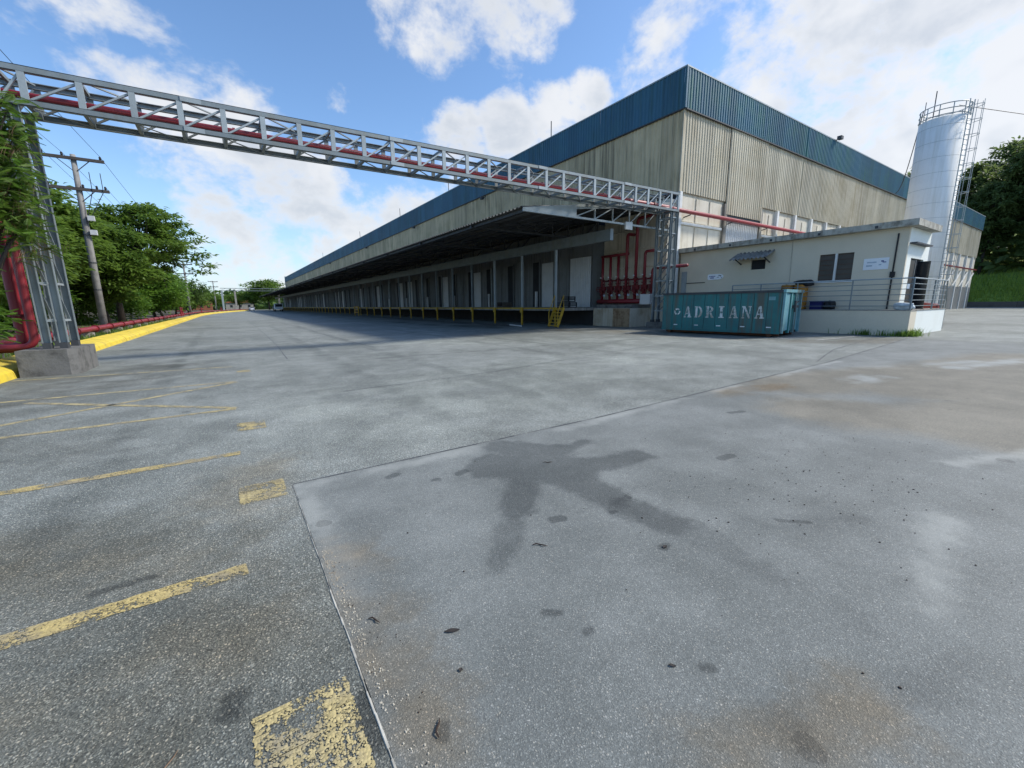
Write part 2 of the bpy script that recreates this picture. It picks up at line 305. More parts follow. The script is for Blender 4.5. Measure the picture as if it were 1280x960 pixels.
# ------------------------------------------------------------------ mesh helpers
ORG = {}
class MB:
    def __init__(s): s.v = []; s.f = []
    def quadbox(s, pts):
        k = len(s.v); s.v += [tuple(p) for p in pts]
        s.f += [(k,k+3,k+2,k+1),(k+4,k+5,k+6,k+7),(k,k+1,k+5,k+4),(k+1,k+2,k+6,k+5),(k+2,k+3,k+7,k+6),(k+3,k,k+4,k+7)]
        return s
    def box(s, x0, x1, y0, y1, z0, z1):
        return s.quadbox([(x0,y0,z0),(x1,y0,z0),(x1,y1,z0),(x0,y1,z0),(x0,y0,z1),(x1,y0,z1),(x1,y1,z1),(x0,y1,z1)])
    def bar(s, p, q, w, h, up=(0,0,1)):
        p = Vector(p); q = Vector(q); d = (q-p).normalized(); u = Vector(up)
        if abs(d.dot(u)) > .98: u = Vector((1,0,0)) if abs(d.x) < .9 else Vector((0,1,0))
        a = d.cross(u).normalized()*(w/2); b = a.cross(d).normalized()*(h/2)
        return s.quadbox([p-a-b,p+a-b,p+a+b,p-a+b,q-a-b,q+a-b,q+a+b,q-a+b])
    def channel(s, p, q, w, h, th=.012, up=(0,0,1), side=1):
        """C channel from p to q: web plus two flanges"""
        p = Vector(p); q = Vector(q); d = (q-p).normalized(); u = Vector(up)
        if abs(d.dot(u)) > .98: u = Vector((1,0,0))
        a = d.cross(u).normalized(); b = a.cross(d).normalized()
        s.bar(p+a*side*(w/2-th/2), q+a*side*(w/2-th/2), th, h-.002, up)
        for k in (-1, 1): s.bar(p+b*k*(h/2-th/2), q+b*k*(h/2-th/2), w, th, up)
        return s
    def tube(s, pts, r, n=8, cap=True):
        pts = [Vector(p) for p in pts]; rs = r if isinstance(r, (list, tuple)) else [r]*len(pts)
        k0 = len(s.v); m = len(pts); ref = None
        for i, p in enumerate(pts):
            d = (pts[min(i+1,m-1)]-pts[max(i-1,0)]).normalized()
            if ref is None:
                ref = Vector((0,0,1)) if abs(d.z) < .9 else Vector((1,0,0))
            a = d.cross(ref).normalized(); b = d.cross(a).normalized(); ref = a.cross(d)
            ref = ref if ref.length > .1 else Vector((1,0,0))
            for j in range(n):
                g = 2*math.pi*j/n; s.v.append(tuple(p + (a*math.cos(g)+b*math.sin(g))*rs[i]))
        for i in range(m-1):
            for j in range(n):
                A = k0+i*n+j; B = k0+i*n+(j+1)%n; s.f.append((A,B,B+n,A+n))
        if cap: s.f.append(tuple(k0+j for j in range(n))[::-1]); s.f.append(tuple(k0+(m-1)*n+j for j in range(n)))
        return s
    def prism(s, poly, fn, d0, d1):
        """polygon in 2D mapped by fn(u, v, depth)"""
        k = len(s.v); n = len(poly)
        s.v += [tuple(fn(u,v,d0)) for u,v in poly]+[tuple(fn(u,v,d1)) for u,v in poly]
        s.f.append(tuple(range(k,k+n))); s.f.append(tuple(range(k+2*n-1,k+n-1,-1)))
        for i in range(n): j=(i+1)%n; s.f.append((k+i,k+n+i,k+n+j,k+j))
        return s
    def corr(s, o, u, n, width, z0, z1, pitch=.25, depth=.035, flat=.35, zt=None):
        """vertical trapezoidal sheet: origin o(x,y), run direction u, outward normal n"""
        k = len(s.v); xs = []; x = 0.0; i = 0
        prof = [(0,0),(flat*.5,0),(flat*.5+.15,1),(1-.15-flat*.5+0,1),(1-flat*.5,0)]
        while x < width-1e-6:
            for a, d in prof:
                if a == 0 and x > 0: continue
                xx = x+a*pitch
                if xx <= width+1e-6: xs.append((xx,d))
            x += pitch
        if xs[-1][0] < width-1e-4: xs.append((width, 0))
        for xx, d in xs:
            px = o[0]+u[0]*xx+n[0]*d*depth; py = o[1]+u[1]*xx+n[1]*d*depth
            s.v += [(px,py,z0),(px,py,z1)]
        for j in range(len(xs)-1): a = k+2*j; s.f.append((a,a+2,a+3,a+1))
        return s
    def build(s, name, m, parent=None, local=False, smooth=False):
        me = bpy.data.meshes.new(name)
        if parent is not None: org = Vector((0,0,0)) if local else ORG[parent.name]
        else:
            if local: org = Vector((0,0,0))
            else:
                lo = [min(v[i] for v in s.v) for i in range(3)]; hi = [max(v[i] for v in s.v) for i in range(3)]
                org = Vector(((lo[0]+hi[0])/2, (lo[1]+hi[1])/2, lo[2]))
        me.from_pydata([(v[0]-org.x, v[1]-org.y, v[2]-org.z) for v in s.v], [], s.f); me.update()
        if smooth: me.polygons.foreach_set('use_smooth', [True]*len(me.polygons))
        o = bpy.data.objects.new(name, me); COL.objects.link(o)
        if m: me.materials.append(MATS[m])
        if parent is not None: o.parent = parent
        else: o.location = org
        ORG[o.name] = org if parent is not None or not local else Vector((0,0,0))
        return o
def empty(name, loc, label, cat, group=None, rz=0.0):
    o = bpy.data.objects.new(name, None); COL.objects.link(o); o.location = loc; o.rotation_euler = (0,0,rz)
    o.empty_display_size = .2; ORG[o.name] = Vector(loc); tag(o, label, cat, group); return o
def tag(o, label, cat, group=None):
    o['label'] = label; o['category'] = cat
    if group: o['group'] = group
    return o
def struct(o, label=None):
    o['kind'] = 'structure'
    if label: o['label'] = label
    return o
def copy_part(o, parent, loc, rz=0.0):
    c = o.copy(); COL.objects.link(c); c.parent = parent; c.location = loc; c.rotation_euler = (0,0,rz); ORG[c.name] = ORG[parent.name]; return c
def copy_tree(o, loc, rz, sc, label):
    c = o.copy(); COL.objects.link(c); c.location = loc; c.rotation_euler = (0,0,rz); c.scale = (sc,sc,sc); c['label'] = label
    for ch in o.children:
        d = ch.copy(); COL.objects.link(d); d.parent = c
    return c
def elbow(a, b, c, r, n=5):
    """points of a pipe bend from a towards b then c with radius r"""
    a, b, c = Vector(a), Vector(b), Vector(c); p = b+(a-b).normalized()*r; q = b+(c-b).normalized()*r
    return [tuple(p*(1-k)**2 + b*2*k*(1-k) + q*k*k) for k in [i/n for i in range(n+1)]]
def pipe_path(pts, r):
    out_ = [pts[0]]
    for i in range(1, len(pts)-1): out_ += elbow(pts[i-1], pts[i], pts[i+1], r)
    return out_+[pts[-1]]

# ================================================================== SETTING
def sheet(name, m, rows, label=None):
    """rows: list of lists of (x,y,z)"""
    b = MB(); n = len(rows[0])
    for r in rows: b.v += [tuple(p) for p in r]
    for i in range(len(rows)-1):
        for j in range(n-1): a = i*n+j; b.f.append((a,a+1,a+n+1,a+n))
    return struct(b.build(name, m, local=True), label)
# earth to the horizon
gm = mat('earth', (.085,.10,.04), .95, (.12,.10,.06), .15, .8)
sheet('ground', 'earth', [[(x,y,-.06) for x in (-2500,-4.6,30,3000)] for y in (-600,-60,260,3500)], 'grassy earth around the yard reaching the horizon')
xs = [-4.7,0,4,10,17,24,60,111]
sheet('yard', 'asphalt', [[(x,y,fall(x)) for x in xs] for y in (-40,0,40,120,255)], 'worn grey asphalt yard with pale aggregate')
ax_ = [.30,2,4,8,12,16,20.6]
def seam(x): return 3.95+max(0,x-4)*.0155+max(0,x-12)*.05
rows = []
for k in range(5):
    rows.append([(x, -32+(seam(x)+32)*k/4, fall(x)+.004) for x in ax_])
sheet('concrete_apron', 'apron_concrete', rows, 'smooth bluish grey concrete apron with damp stains')
# raised lip of mortar along the apron's edges
b = MB()
yy = -3.0
while yy < 3.95:
    L = min(rnd.uniform(.02,.09), 3.95-yy); w = rnd.uniform(.0012,.0055)*(1.2 if yy < 2.2 else .6); off = .296+.006*mnoise.noise(Vector((0,yy*3,0)))
    b.quadbox([(off-w,yy,.0),(off+w,yy,.0),(off+w,yy+L,.0),(off-w,yy+L,.0),(off-w*.6,yy,.0050),(off+w*.6,yy,.0050),(off+w*.6,yy+L,.0050),(off-w*.6,yy+L,.0050)]); yy += L
struct(b.build('seam_mortar', 'slab_edge', local=True), 'pale crumbling mortar line along the apron edge')
b = MB(); x = .30
while x < 20.4:
    L = rnd.uniform(.12,.3); x2 = x+L; w = rnd.uniform(.005,.011)*(1+x*.05)
    k = len(b.v); b.v += [(x,seam(x)-w+.004,fall(x)+.0075),(x2,seam(x2)-w+.004,fall(x2)+.0075),(x2,seam(x2)+w,fall(x2)+.0075),(x,seam(x)+w,fall(x)+.0075)]; b.f.append((k,k+1,k+2,k+3)); x = x2
struct(b.build('apron_joint', 'dark_steel', local=True), 'dark open joint between the apron and the asphalt')
# verge behind the kerb
sheet('verge', 'soil', [[(x, y, .22+mnoise.noise(Vector((x*.4,y*.3,0)))*.06+(0 if x>-7 else .05*(-7-x)*.4)) for x in (-60,-30,-16,-11,-8.5,-7,-5.8,-4.86)] for y in [-30+8*i for i in range(36)]], 'earth verge behind the yellow kerb')

# ---- painted markings: thin worn paint lying on the asphalt
def paint_mat(name, c, wear_lo, wear_hi):
    m = bpy.data.materials.new(name); m.use_nodes = True; t = NT(m.node_tree); MATS[name] = m
    bs = m.node_tree.nodes['Principled BSDF']; o = m.node_tree.nodes['Material Output']
    gp = t.new('ShaderNodeNewGeometry').outputs['Position']
    vo = t.new('ShaderNodeTexVoronoi'); t.link(gp, vo.inputs['Vector']); vo.inputs['Scale'].default_value = 95
    vs = t.new('ShaderNodeSeparateColor'); t.link(vo.outputs['Color'], vs.inputs[0])
    n = t.math('ADD', t.math('MULTIPLY', t.noise(gp, 5.0, 6, .70), .72), t.math('MULTIPLY', t.math('MULTIPLY', vs.outputs[0], t.sstep(vo.outputs['Distance'], .1, .6)), .16))
    col = t.mix(t.noise(gp, 7, 5, .65), rgb(tuple(x*.58 for x in c)), rgb(tuple(min(1, x*1.2) for x in c)))
    col = t.vmath('SCALE', col, scale=t.math('MULTIPLY_ADD', vs.outputs[1], .45, .72))
    bp = t.new('ShaderNodeBump'); bp.inputs['Strength'].default_value = .5; bp.inputs['Distance'].default_value = .004; bp.invert = True
    col = t.mix(t.math('MULTIPLY', t.sstep(t.noise(gp, 2.6, 5, .7), .42, .66), .85), col, rgb((.25,.22,.155)))
    t.link(vo.outputs['Distance'], bp.inputs['Height']); t.link(bp.outputs[0], bs.inputs['Normal'])
    t.link(col, bs.inputs['Base Color']); bs.inputs['Roughness'].default_value = .7
    tr = t.new('ShaderNodeBsdfTransparent'); ms = t.new('ShaderNodeMixShader')
    t.link(t.sstep(n, wear_lo, wear_hi), ms.inputs[0]); t.link(bs.outputs[0], ms.inputs[1]); t.link(tr.outputs[0], ms.inputs[2]); t.link(ms.outputs[0], o.inputs[0])
paint_mat('line_paint', (.50,.39,.155), .43, .50)
paint_mat('line_faded', (.48,.40,.20), .425, .51)
paint_mat('block_paint', (.52,.42,.19), .41, .46)
paint_mat('stencil_paint', (.74,.78,.77), .475, .52)
paint_mat('white_line', (.5,.5,.48), .48, .6)
def marking(p, q, w, m, label):
    p = Vector((*p,0)); q = Vector((*q,0)); d = (q-p).normalized(); a = Vector((-d.y,d.x,0))*(w/2)
    b = MB(); N = 70; j = lambda: rnd.uniform(-.007,.007)
    for i in range(N+1):
        c = p.lerp(q, i/N); z = .004+fall(c.x)
        b.v += [(c.x-a.x+j(), c.y-a.y+j(), z),(c.x+a.x+j(), c.y+a.y+j(), z)]
    for i in range(N): b.f.append((2*i+1,2*i,2*i+2,2*i+3))
    o = struct(b.build('road_marking', m, local=True), label); return o
marking((-4.15,2.77),(-.08,2.77),.125,'line_paint','nearest yellow parking line')
marking((-4.15,5.21),(-.07,5.20),.125,'line_paint','second yellow parking line from the camera')
marking((-4.15,7.55),(-.07,7.59),.115,'line_faded','yellow parking line on the near side of the crossed stall')
marking((-4.15,10.55),(-.02,10.46),.11,'line_faded','yellow parking line on the far side of the crossed stall')
marking((-3.7,7.7),(-.04,10.38),.115,'line_faded','yellow diagonal crossing out the stall, rising to the right')
marking((-3.0,10.2),(-.07,7.66),.115,'line_faded','yellow diagonal crossing out the stall, falling to the right')
marking((-4.12,13.6),(-.09,13.2),.115,'line_faded','yellow parking line in front of the gantry foot')
marking((.07,1.14),(.07,1.66),.34,'block_paint','broken yellow dash nearest the camera, worn through')
marking((.07,3.76),(.07,4.16),.34,'block_paint','yellow dash beside the apron corner')
marking((.08,6.15),(.08,6.58),.32,'block_paint','yellow dash beyond the apron corner')
marking((.14,11.9),(.14,12.25),.28,'line_faded','farthest small yellow dash')
marking((17.6,7.6),(20.4,7.3),.09,'white_line','short white line beside the waste container')
marking((17.9,6.5),(20.6,6.2),.09,'white_line','short white line in front of the platform')
# tar-filled cracks across the asphalt
b = MB()
for pts in ([(1.6,8),(5,8.2),(9,8.9),(13,9.4),(17,9.2)], [(1.3,14),(1.5,20),(1.6,30),(1.8,60),(1.2,110)], [(4.4,16),(4.2,30),(4.3,60),(4.6,120)], [(12.0,4.3),(15,5.0),(19,5.4),(21,5.3)]):
    prev = None
    for i in range(len(pts)-1):
        for k in range(8):
            x = pts[i][0]+(pts[i+1][0]-pts[i][0])*k/8; y = pts[i][1]+(pts[i+1][1]-pts[i][1])*k/8
            j = .04*mnoise.noise(Vector((x*2,y*2,3))); c = (x+j,y+j,fall(x)+.003); w = .009+.006*rnd.random()
            if prev:
                dx,dy = c[0]-prev[0],c[1]-prev[1]; L=math.hypot(dx,dy); nx,ny=-dy/L*w,dx/L*w; q=len(b.v)
                b.v += [(prev[0]-nx,prev[1]-ny,prev[2]),(prev[0]+nx,prev[1]+ny,prev[2]),(c[0]+nx,c[1]+ny,c[2]),(c[0]-nx,c[1]-ny,c[2])]; b.f.append((q+3,q+2,q+1,q))
            prev = c
struct(b.build('pavement_crack', 'dark_steel', local=True), 'dark sealed cracks running across the asphalt')

# ---- yellow kerb of cast stones
kerb = bpy.data.objects.new('kerb', None); COL.objects.link(kerb); ORG['kerb'] = Vector((0,0,0)); struct(kerb, 'thick yellow painted concrete kerb along the verge')
def kerbx(y): return -4.2 if y < 95 else -4.2+((y-95)/150)**1.6*18
def kerb_stone(y0, y1):
    b = MB(); x0, x1 = kerbx(y0), kerbx(y1); g = .006
    h = .27+rnd.uniform(-.008,.008); e = rnd.uniform(-.012,.012)
    pr = [(0,0),(-.035,h*.55),(-.07,h*.72),(-.20,h*.98),(-.60,h+.10),(-.70,h+.06),(-.70,0)]
    k = len(b.v)
    for (xx, yy) in ((x0,y0+g),(x1,y1-g)):
        b.v += [(xx+e+dx, yy, -.02 if z == 0 else z) for dx, z in pr]
    n = len(pr)
    for i in range(n): j=(i+1)%n; b.f.append((i,j,n+j,n+i))
    b.f.append(tuple(range(n))[::-1]); b.f.append(tuple(range(n,2*n)))
    return b.build('kerb_stone', 'yellow_paint', kerb)
y = -8.0
while y < 13.0: kerb_stone(y, y+2.76); y += 2.76
while y < 205: L = 3.2 if y < 70 else 9; kerb_stone(y, y+L); y += L
# low dark channel between kerb and verge is the verge itself

# ================================================================== WAREHOUSE
XC, YC, XE, YE = 21.95, 15.6, 98.0, 208.0
wh = empty('warehouse', (XC+35, YC+95, 0), 'huge warehouse clad in beige and blue corrugated sheets with dock doors', 'warehouse')
# solid core so nothing shows through
core = MB().box(XC+.25, XE-.1, YC+.25, YE-.1, .0, 13.0); core.build('core_wall', 'dark_void', wh)
MB().box(XC+.15, XE, YC+.15, YE, 13.2, 13.35).build('roof', 'galv', wh)
Z_TOP, Z_BLUE, Z_BEI = 13.95, 11.98, 7.74
def clad(name, m, o, u, n, w, z0, z1, depth=.035):
    return MB().corr(o, u, n, w, z0, z1, .25, depth).build(name, m, wh)
# long facade, in sheets
y = YC; first = None
while y < YE-.1:
    w = min(6.25, YE-y)
    clad('blue_sheet', 'blue_clad', (XC-.10, y), (0,1), (-1,0), w-.004, Z_BLUE, Z_TOP)
    clad('beige_sheet', 'beige_clad', (XC, y), (0,1), (-1,0), w-.004, 6.0 if y > YC+1 else Z_BEI, Z_BLUE+.25)
    y += w
# end wall, in sheets with the stepped lower edge
brk = [XC, 26.7, 31.2, 36.6, 41.8, 47.0, 53.0, 59, 65, 71, 77, 83, 89, XE]
for i in range(len(brk)-1):
    x0, x1 = brk[i], brk[i+1]; zb = 7.0 if i == 1 else (Z_BEI if i == 0 else 7.9)
    clad('beige_sheet', 'beige_clad_end', (x0, YC-(.05 if i == 1 else 0)), (1,0), (0,-1), x1-x0-.004, zb, Z_BLUE+.25)
    clad('blue_sheet', 'blue_clad_end', (x0, YC-.12), (1,0), (0,-1), x1-x0-.004, Z_BLUE, Z_TOP)
MB().box(XC-.15, XC-.02, YC-.17, YE, Z_TOP, Z_TOP+.07).build('parapet_cap', 'galv_light', wh)
MB().box(XC-.01, XE, YC-.17, YC-.04, Z_TOP, Z_TOP+.07).build('parapet_cap', 'galv_light', wh)
MB().box(XC-.165, XC-.03, YC-.185, YC-.05, Z_BLUE-.03, Z_TOP-.002).build('corner_flashing', 'blue_clad', wh)
MB().box(XC-.06, XC+.02, YC-.065, YC+.015, Z_BEI-.01, Z_BLUE-.035).build('corner_flashing', 'beige_clad_end', wh)
MB().box(XC-.14, XC-.0, YC-.10, YE, Z_BLUE-.07, Z_BLUE-.012).build('drip_trim', 'dark_steel', wh)
MB().box(XC+.02, XE, YC-.16, YC-.0, Z_BLUE-.07, Z_BLUE-.012).build('drip_trim', 'dark_steel', wh)
# lower end wall: precast panels between columns
MB().box(XC+.12, XE, YC+.10, YC+.24, 0, 8.1).build('end_wall', 'cream_precast', wh)
def col(x, w, z0, z1, m='cream_precast', d=.16): return MB().box(x-w/2, x+w/2, YC-d+.10, YC+.098, z0, z1).build('wall_column', m, wh)
col(XC+.10, .22, 0, 7.73, 'white_trim', .2)
for x in (26.75, 31.2): col(x, .30, 0, 7.6, 'concrete', .17)
xx = 33.4
while xx < 98: col(xx, .24, 0, 7.88, 'white_trim', .22); xx += 2.75 if xx < 55 else 4.0
for (x0, x1, n) in ((22.25,26.5,3),(31.5,33.2,2)) + tuple((33.6+2.75*i, 36.0+2.75*i, 2) for i in range(7)):
    w = (x1-x0)/n
    for i in range(n):
        for (za, zb) in ((4.55,5.95),(6.2,7.55)):
            MB().box(x0+i*w+.09, x0+(i+1)*w-.09, YC+.05, YC+.098, za, zb).build('wall_panel', 'cream_precast', wh)
    for zr in (4.46, 6.075): MB().box(x0, x1, YC-.02, YC+.097, zr-.07, zr+.07).build('wall_rail', 'white_trim', wh)
# translucent sheet door beside the columns
MB().corr((27.0, YC+.02), (1,0), (0,-1), 3.9, 2.2, 6.55, .22, .04).build('sheet_door', 'dock_white', wh)
MB().box(26.92, 31.02, YC-.01, YC+.097, 6.56, 7.0).build('door_header', 'dark_steel', wh)
# far end of the end wall: open frame with braces
for k in range(5):
    x = 77.5+k*4.0
    MB().bar((x+.2,YC-.12,3.5),(x+3.7,YC-.12,5.6),.12,.12).build('brace', 'white_trim', wh)
MB().box(76, 98, YC-.3, YC-.10, 6.0, 6.15).build('frame_rail', 'dark_red', wh)
MB().box(76, 97.6, YC-.02, YC+.095, .1, 3.4).build('dado_panel', 'dock_grey', wh)
# far corner strip of the facade
MB().box(XC-.25, XC+.3, YE+.01, YE+.5, 5.5, Z_TOP+.4).build('corner_flashing', 'galv_light', wh)
# facade floodlights and lightning rods
for yy in (37, 55, 78, 110):
    b = MB().box(XC-.62, XC-.32, yy-.18, yy+.18, 11.50, 11.72); b.bar((XC-.35,yy,11.62),(XC-.0,yy,11.85),.05,.05); b.build('floodlight', 'dark_steel', wh)
for yy in (27, 45, 61, 83, 120): MB().tube([(XC-.08,yy,Z_TOP),(XC-.08,yy,Z_TOP+1.15)], .035, 6).build('lightning_rod', 'dark_steel', wh)
b = MB().box(41.2,41.6,YC-.55,YC-.25,Z_TOP+.05,Z_TOP+.28); b.bar((41.4,YC-.3,Z_TOP+.1),(41.4,YC+.2,Z_TOP+.05),.05,.05); b.build('floodlight', 'dark_steel', wh)
# pipe wall behind the manifold (under the canopy)
MB().box(21.3, XC+.1, YC+.10, 20.6, .0, 7.3).build('side_wall', 'cream_precast', wh)
for z in (2.6, 3.7, 4.8, 5.9): MB().box(21.22, 21.298, YC+.12, 20.55, z, z+.07).build('wall_rail', 'cream_precast', wh)

# ---- dock wall and doors
DX, PY0, BAY, NB = 20.3, 20.45, 3.6, 51
MB().box(DX, XC+.1, 20.62, YE-.5, 0.0, 6.6).build('dock_wall', 'dock_grey', wh)
for k in range(NB):
    y0 = PY0+BAY*k
    if y0+BAY > YE-1: break
    r = rnd.random()
    # wall sheet of the bay
    if k < 24:
        MB().corr((DX-.01, y0+.35), (0,1), (-1,0), 1.5, 1.305, 5.5, .20, .03).build('wall_sheet', 'dock_grey', wh)
    white = k in (1, 4, 6, 9, 10, 13, 16, 20) or (k > 20 and r < .35)
    dy0 = y0+(2.0 if not k == 0 else 1.0)
    if k == 0: continue
    m = 'dock_white' if white else 'dock_grey'
    w = 1.35
    MB().corr((DX-.09, y0+.55), (0,1), (-1,0), w, 1.31, 4.55 if white else 4.9, .15, .02).build('dock_door', m, wh)
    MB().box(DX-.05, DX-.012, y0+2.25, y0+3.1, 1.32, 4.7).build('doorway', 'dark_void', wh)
    if k < 18:
        MB().box(DX-.12, DX-.04, y0+2.12, y0+2.24, 1.31, 4.8).build('door_post', 'galv_light' if k%3 == 0 else 'dock_grey', wh)
    if k < 12 and k % 2 == 1: MB().box(DX-.35, DX-.2, y0+2.3, y0+2.45, 1.31, 2.5).build('door_guard', 'dock_white', wh)
MB().corr((DX-.10, 20.68), (0,1), (-1,0), 2.05, 1.31, 4.6, .17, .03).build('dock_door', 'dock_white', wh)
MB().corr((DX-.04, 22.9), (0,1), (-1,0), 1.1, 1.31, 5.4, .17, .02).build('wall_sheet', 'dock_grey', wh)

# ---- loading dock
dock = empty('loading_dock', (18.6, 110, 0), 'long raised loading dock with yellow edge beam and dark void beneath', 'dock')
MB().box(17.05, DX-.12, 19.62, YE-2, 1.12, 1.298).build('deck', 'concrete', dock)
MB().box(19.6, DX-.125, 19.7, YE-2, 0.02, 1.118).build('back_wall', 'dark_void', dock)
y = 19.62
while y < YE-2.5:
    L = BAY if y > 19.7 else PY0-19.62
    MB().box(16.99, 17.048, y+.01, y+L-.01, 1.225, 1.308).build('edge_beam', 'yellow_steel', dock); y += L
MB().box(19.45, 21.4, 16.62, 19.6, .05, 1.25).build('end_wall', 'stained_concrete', dock)
MB().box(19.40, 19.448, 16.64, 17.9, .10, 1.24).build('rust_plate', 'brown_stain', dock)['label'] = 'brown stained plate on the dock end wall'
MB().box(19.7, 21.35, 16.66, 19.58, 1.252, 1.46).build('plinth', 'concrete_block', dock)
for k in range(NB):
    y0 = PY0+BAY*k
    if y0 > YE-3: break
    z0 = fall(17)
    MB().box(16.93, 17.03, y0-.05, y0+.05, z0, 1.16).build('support_post', 'yellow_steel', dock)
    MB().box(16.88, 16.985, y0-.12, y0+.12, .98, 1.34).build('bumper_box', 'yellow_steel', dock)

# ---- canopy
CX, CZ, CYE = 11.1, 5.56, 206.0
can = empty('loading_canopy', (15, 110, 0), 'long cantilevered canopy of dark corrugated sheets over the dock', 'canopy')
def cz(x): return CZ+.02+(x-CX)*.128
y = YC
while y < CYE-1:
    w = min(7.2, CYE-y); b = MB(); n = int(w/.30); 
    for i in range(n+1):
        for d, dz in ((0,0),(.08,.0),(.12,.055),(.22,.055),(.26,0)):
            yy = min(y+i*.30+d, y+w)
            b.v += [(CX,yy,cz(CX)+.12+dz),(XC-.15,yy,cz(XC)+.12+dz)]
            b.v += []
    m = len(b.v)//2
    for i in range(m-1): b.f.append((2*i,2*i+1,2*i+3,2*i+2))
    b.build('roof_sheet', 'canopy_sheet', can); y += w
MB().box(CX+.20, CX+.26, YC+.02, CYE, CZ+.0, CZ+.12).build('edge_angle', 'dark_steel', can)
for k in range(8):
    x = CX+.5+k*1.35; MB().box(x-.04, x+.04, YC+.1, CYE, cz(x)-.06, cz(x)+.085).build('purlin', 'dark_steel', can)
MB().box(16.9, 17.12, YC+.35, CYE-2, 4.78, 5.35).build('eave_beam', 'galv', can)
# trusses: bottom chord level, top chord following the roof
k = 0; y = YC+.06
while y < CYE-1:
    tr = 'galv_light' if k == 0 else 'dark_steel'
    xe = 21.2
    MB().bar((CX+.05,y,CZ+.02),(xe,y,CZ+.02),.10,.09).build('bottom_chord', tr, can)
    MB().bar((CX+.05,y,cz(CX)+.04),(xe,y,cz(xe)-.02),.10,.09).build('top_chord', tr, can)
    nodes = [CX+3.1+i*1.25 for i in range(6)]
    b = MB()
    for i, x in enumerate(nodes):
        b.bar((x,y,CZ+.06),(x,y,cz(x)-.02),.06,.06)
        if i: b.bar((nodes[i-1],y,CZ+.06),(x,y,cz(x)-.04),.05,.05)
    b.build('truss_web', tr, can)
    if k == 0:
        b = MB(); b.prism([(CX,CZ-.03),(CX+3.1,CZ-.03),(CX+3.1,cz(CX+3.1)+.16),(CX,cz(CX)+.10)], lambda u,v,d:(u,d,v), y-.07, y-.055); b.build('end_fascia', 'galv_light', can)
        b = MB(); b.prism([(CX+3.1,cz(CX+3.1)+.03),(xe,cz(xe)+.03),(xe,cz(xe)+.19),(CX+3.1,cz(CX+3.1)+.17)], lambda u,v,d:(u,d,v), y-.07, y-.055); b.build('end_fascia', 'galv', can)
        MB().box(17.55,18.05,y-.16,y-.06,CZ-.25,CZ+.12).build('junction_box', 'white_trim', can)
    y += 3.6*2 if k else (PY0-YC-.06)+0; k += 1
for k in range(NB):
    y0 = PY0+BAY*k
    if y0 > YE-4: break
    MB().box(16.955, 17.075, y0-.06, y0+.06, 1.30, 4.78).build('post', 'galv_light' if k < 3 else 'galv', can)

# ---- yellow stairs at the dock edge
st = empty('dock_stairs', (16.4, 20.3, fall(16.4)), 'yellow steel steps climbing to the dock edge by the first post', 'stairs')
zs = fall(16.4); nst = 6
SX0, SX1, SY0, SY1 = 16.42, 16.9, 19.55, 20.40
for s_ in (SY0, SY1):
    MB().bar((SX0,s_,zs+.05),(SX1,s_,1.30),.05,.16).build('stringer', 'yellow_steel', st)
    b = MB().tube([(SX0+.02,s_,zs+.15),(SX0+.02,s_,1.05),(SX1,s_,2.05),(SX1,s_,1.3)], .025, 6); b.build('handrail', 'yellow_steel', st)
for i in range(nst):
    f = (i+.6)/nst; x = SX0+(SX1-SX0)*f; z = zs+(1.28-zs)*f
    MB().box(x-.10, x+.06, SY0+.03, SY1-.03, z-.02, z+.02).build('tread', 'yellow_steel', st)
# dark crates on the deck behind the stairs
cr = empty('stacked_crate', (18.0, 20.4, 1.3), 'dark plastic crates stacked on the dock at the stair head', 'crate')
for i, (dx, dy, z) in enumerate(((0,0,1.30),(0,.75,1.30),(.05,.2,1.66))):
    b = MB(); x0, y0 = 17.7+dx, 19.9+dy
    b.box(x0,x0+.6,y0,y0+.66,z,z+.05)
    for zz in (.12,.2,.28): b.box(x0,x0+.6,y0,y0+.03,z+zz,z+zz+.05); b.box(x0,x0+.03,y0+.031,y0+.66,z+zz,z+zz+.05); b.box(x0+.57,x0+.6,y0+.031,y0+.66,z+zz,z+zz+.05)
    for (a, c) in ((0,0),(.55,0),(0,.61),(.55,.61)): b.box(x0+a,x0+a+.05,y0+c,y0+c+.05,z+.051,z+.34)
    b.build('crate_body', 'black_plastic', cr)
b = MB().tube([(15.6,22.2,fall(15.6)+.05),(16.0,24.1,fall(16)+.05)], .05, 8); tag(b.build('pipe_length', 'dock_white'), 'white plastic pipe lying on the ground before the dock', 'pipe')
bx_ = MB(); bx_.box(17.5,18.3,27.3,28.2,1.3,1.42); bx_.box(17.5,18.3,27.3,27.42,1.421,1.7); bx_.box(17.5,18.3,28.08,28.2,1.421,1.7)
tag(bx_.build('pallet_box', 'wood_dark'), 'dark open pallet box on the dock between the third and fourth posts', 'pallet')
b = MB().box(12.6,14.6,68,71,.2,.3)
# yellow-orange hoist stand far along the dock
hs = empty('safety_barrier', (16.2, 66.5, fall(16)), 'orange yellow barrier standing before the dock far down the yard', 'barrier')
for yy in (65.4, 67.6): MB().box(16.1,16.25,yy-.08,yy+.08,fall(16),1.5).build('post', 'yellow_steel', hs)
for z in (.5,.9,1.35): MB().box(16.14,16.2,65.49,67.51,z,z+.16).build('rail', 'orange', hs)

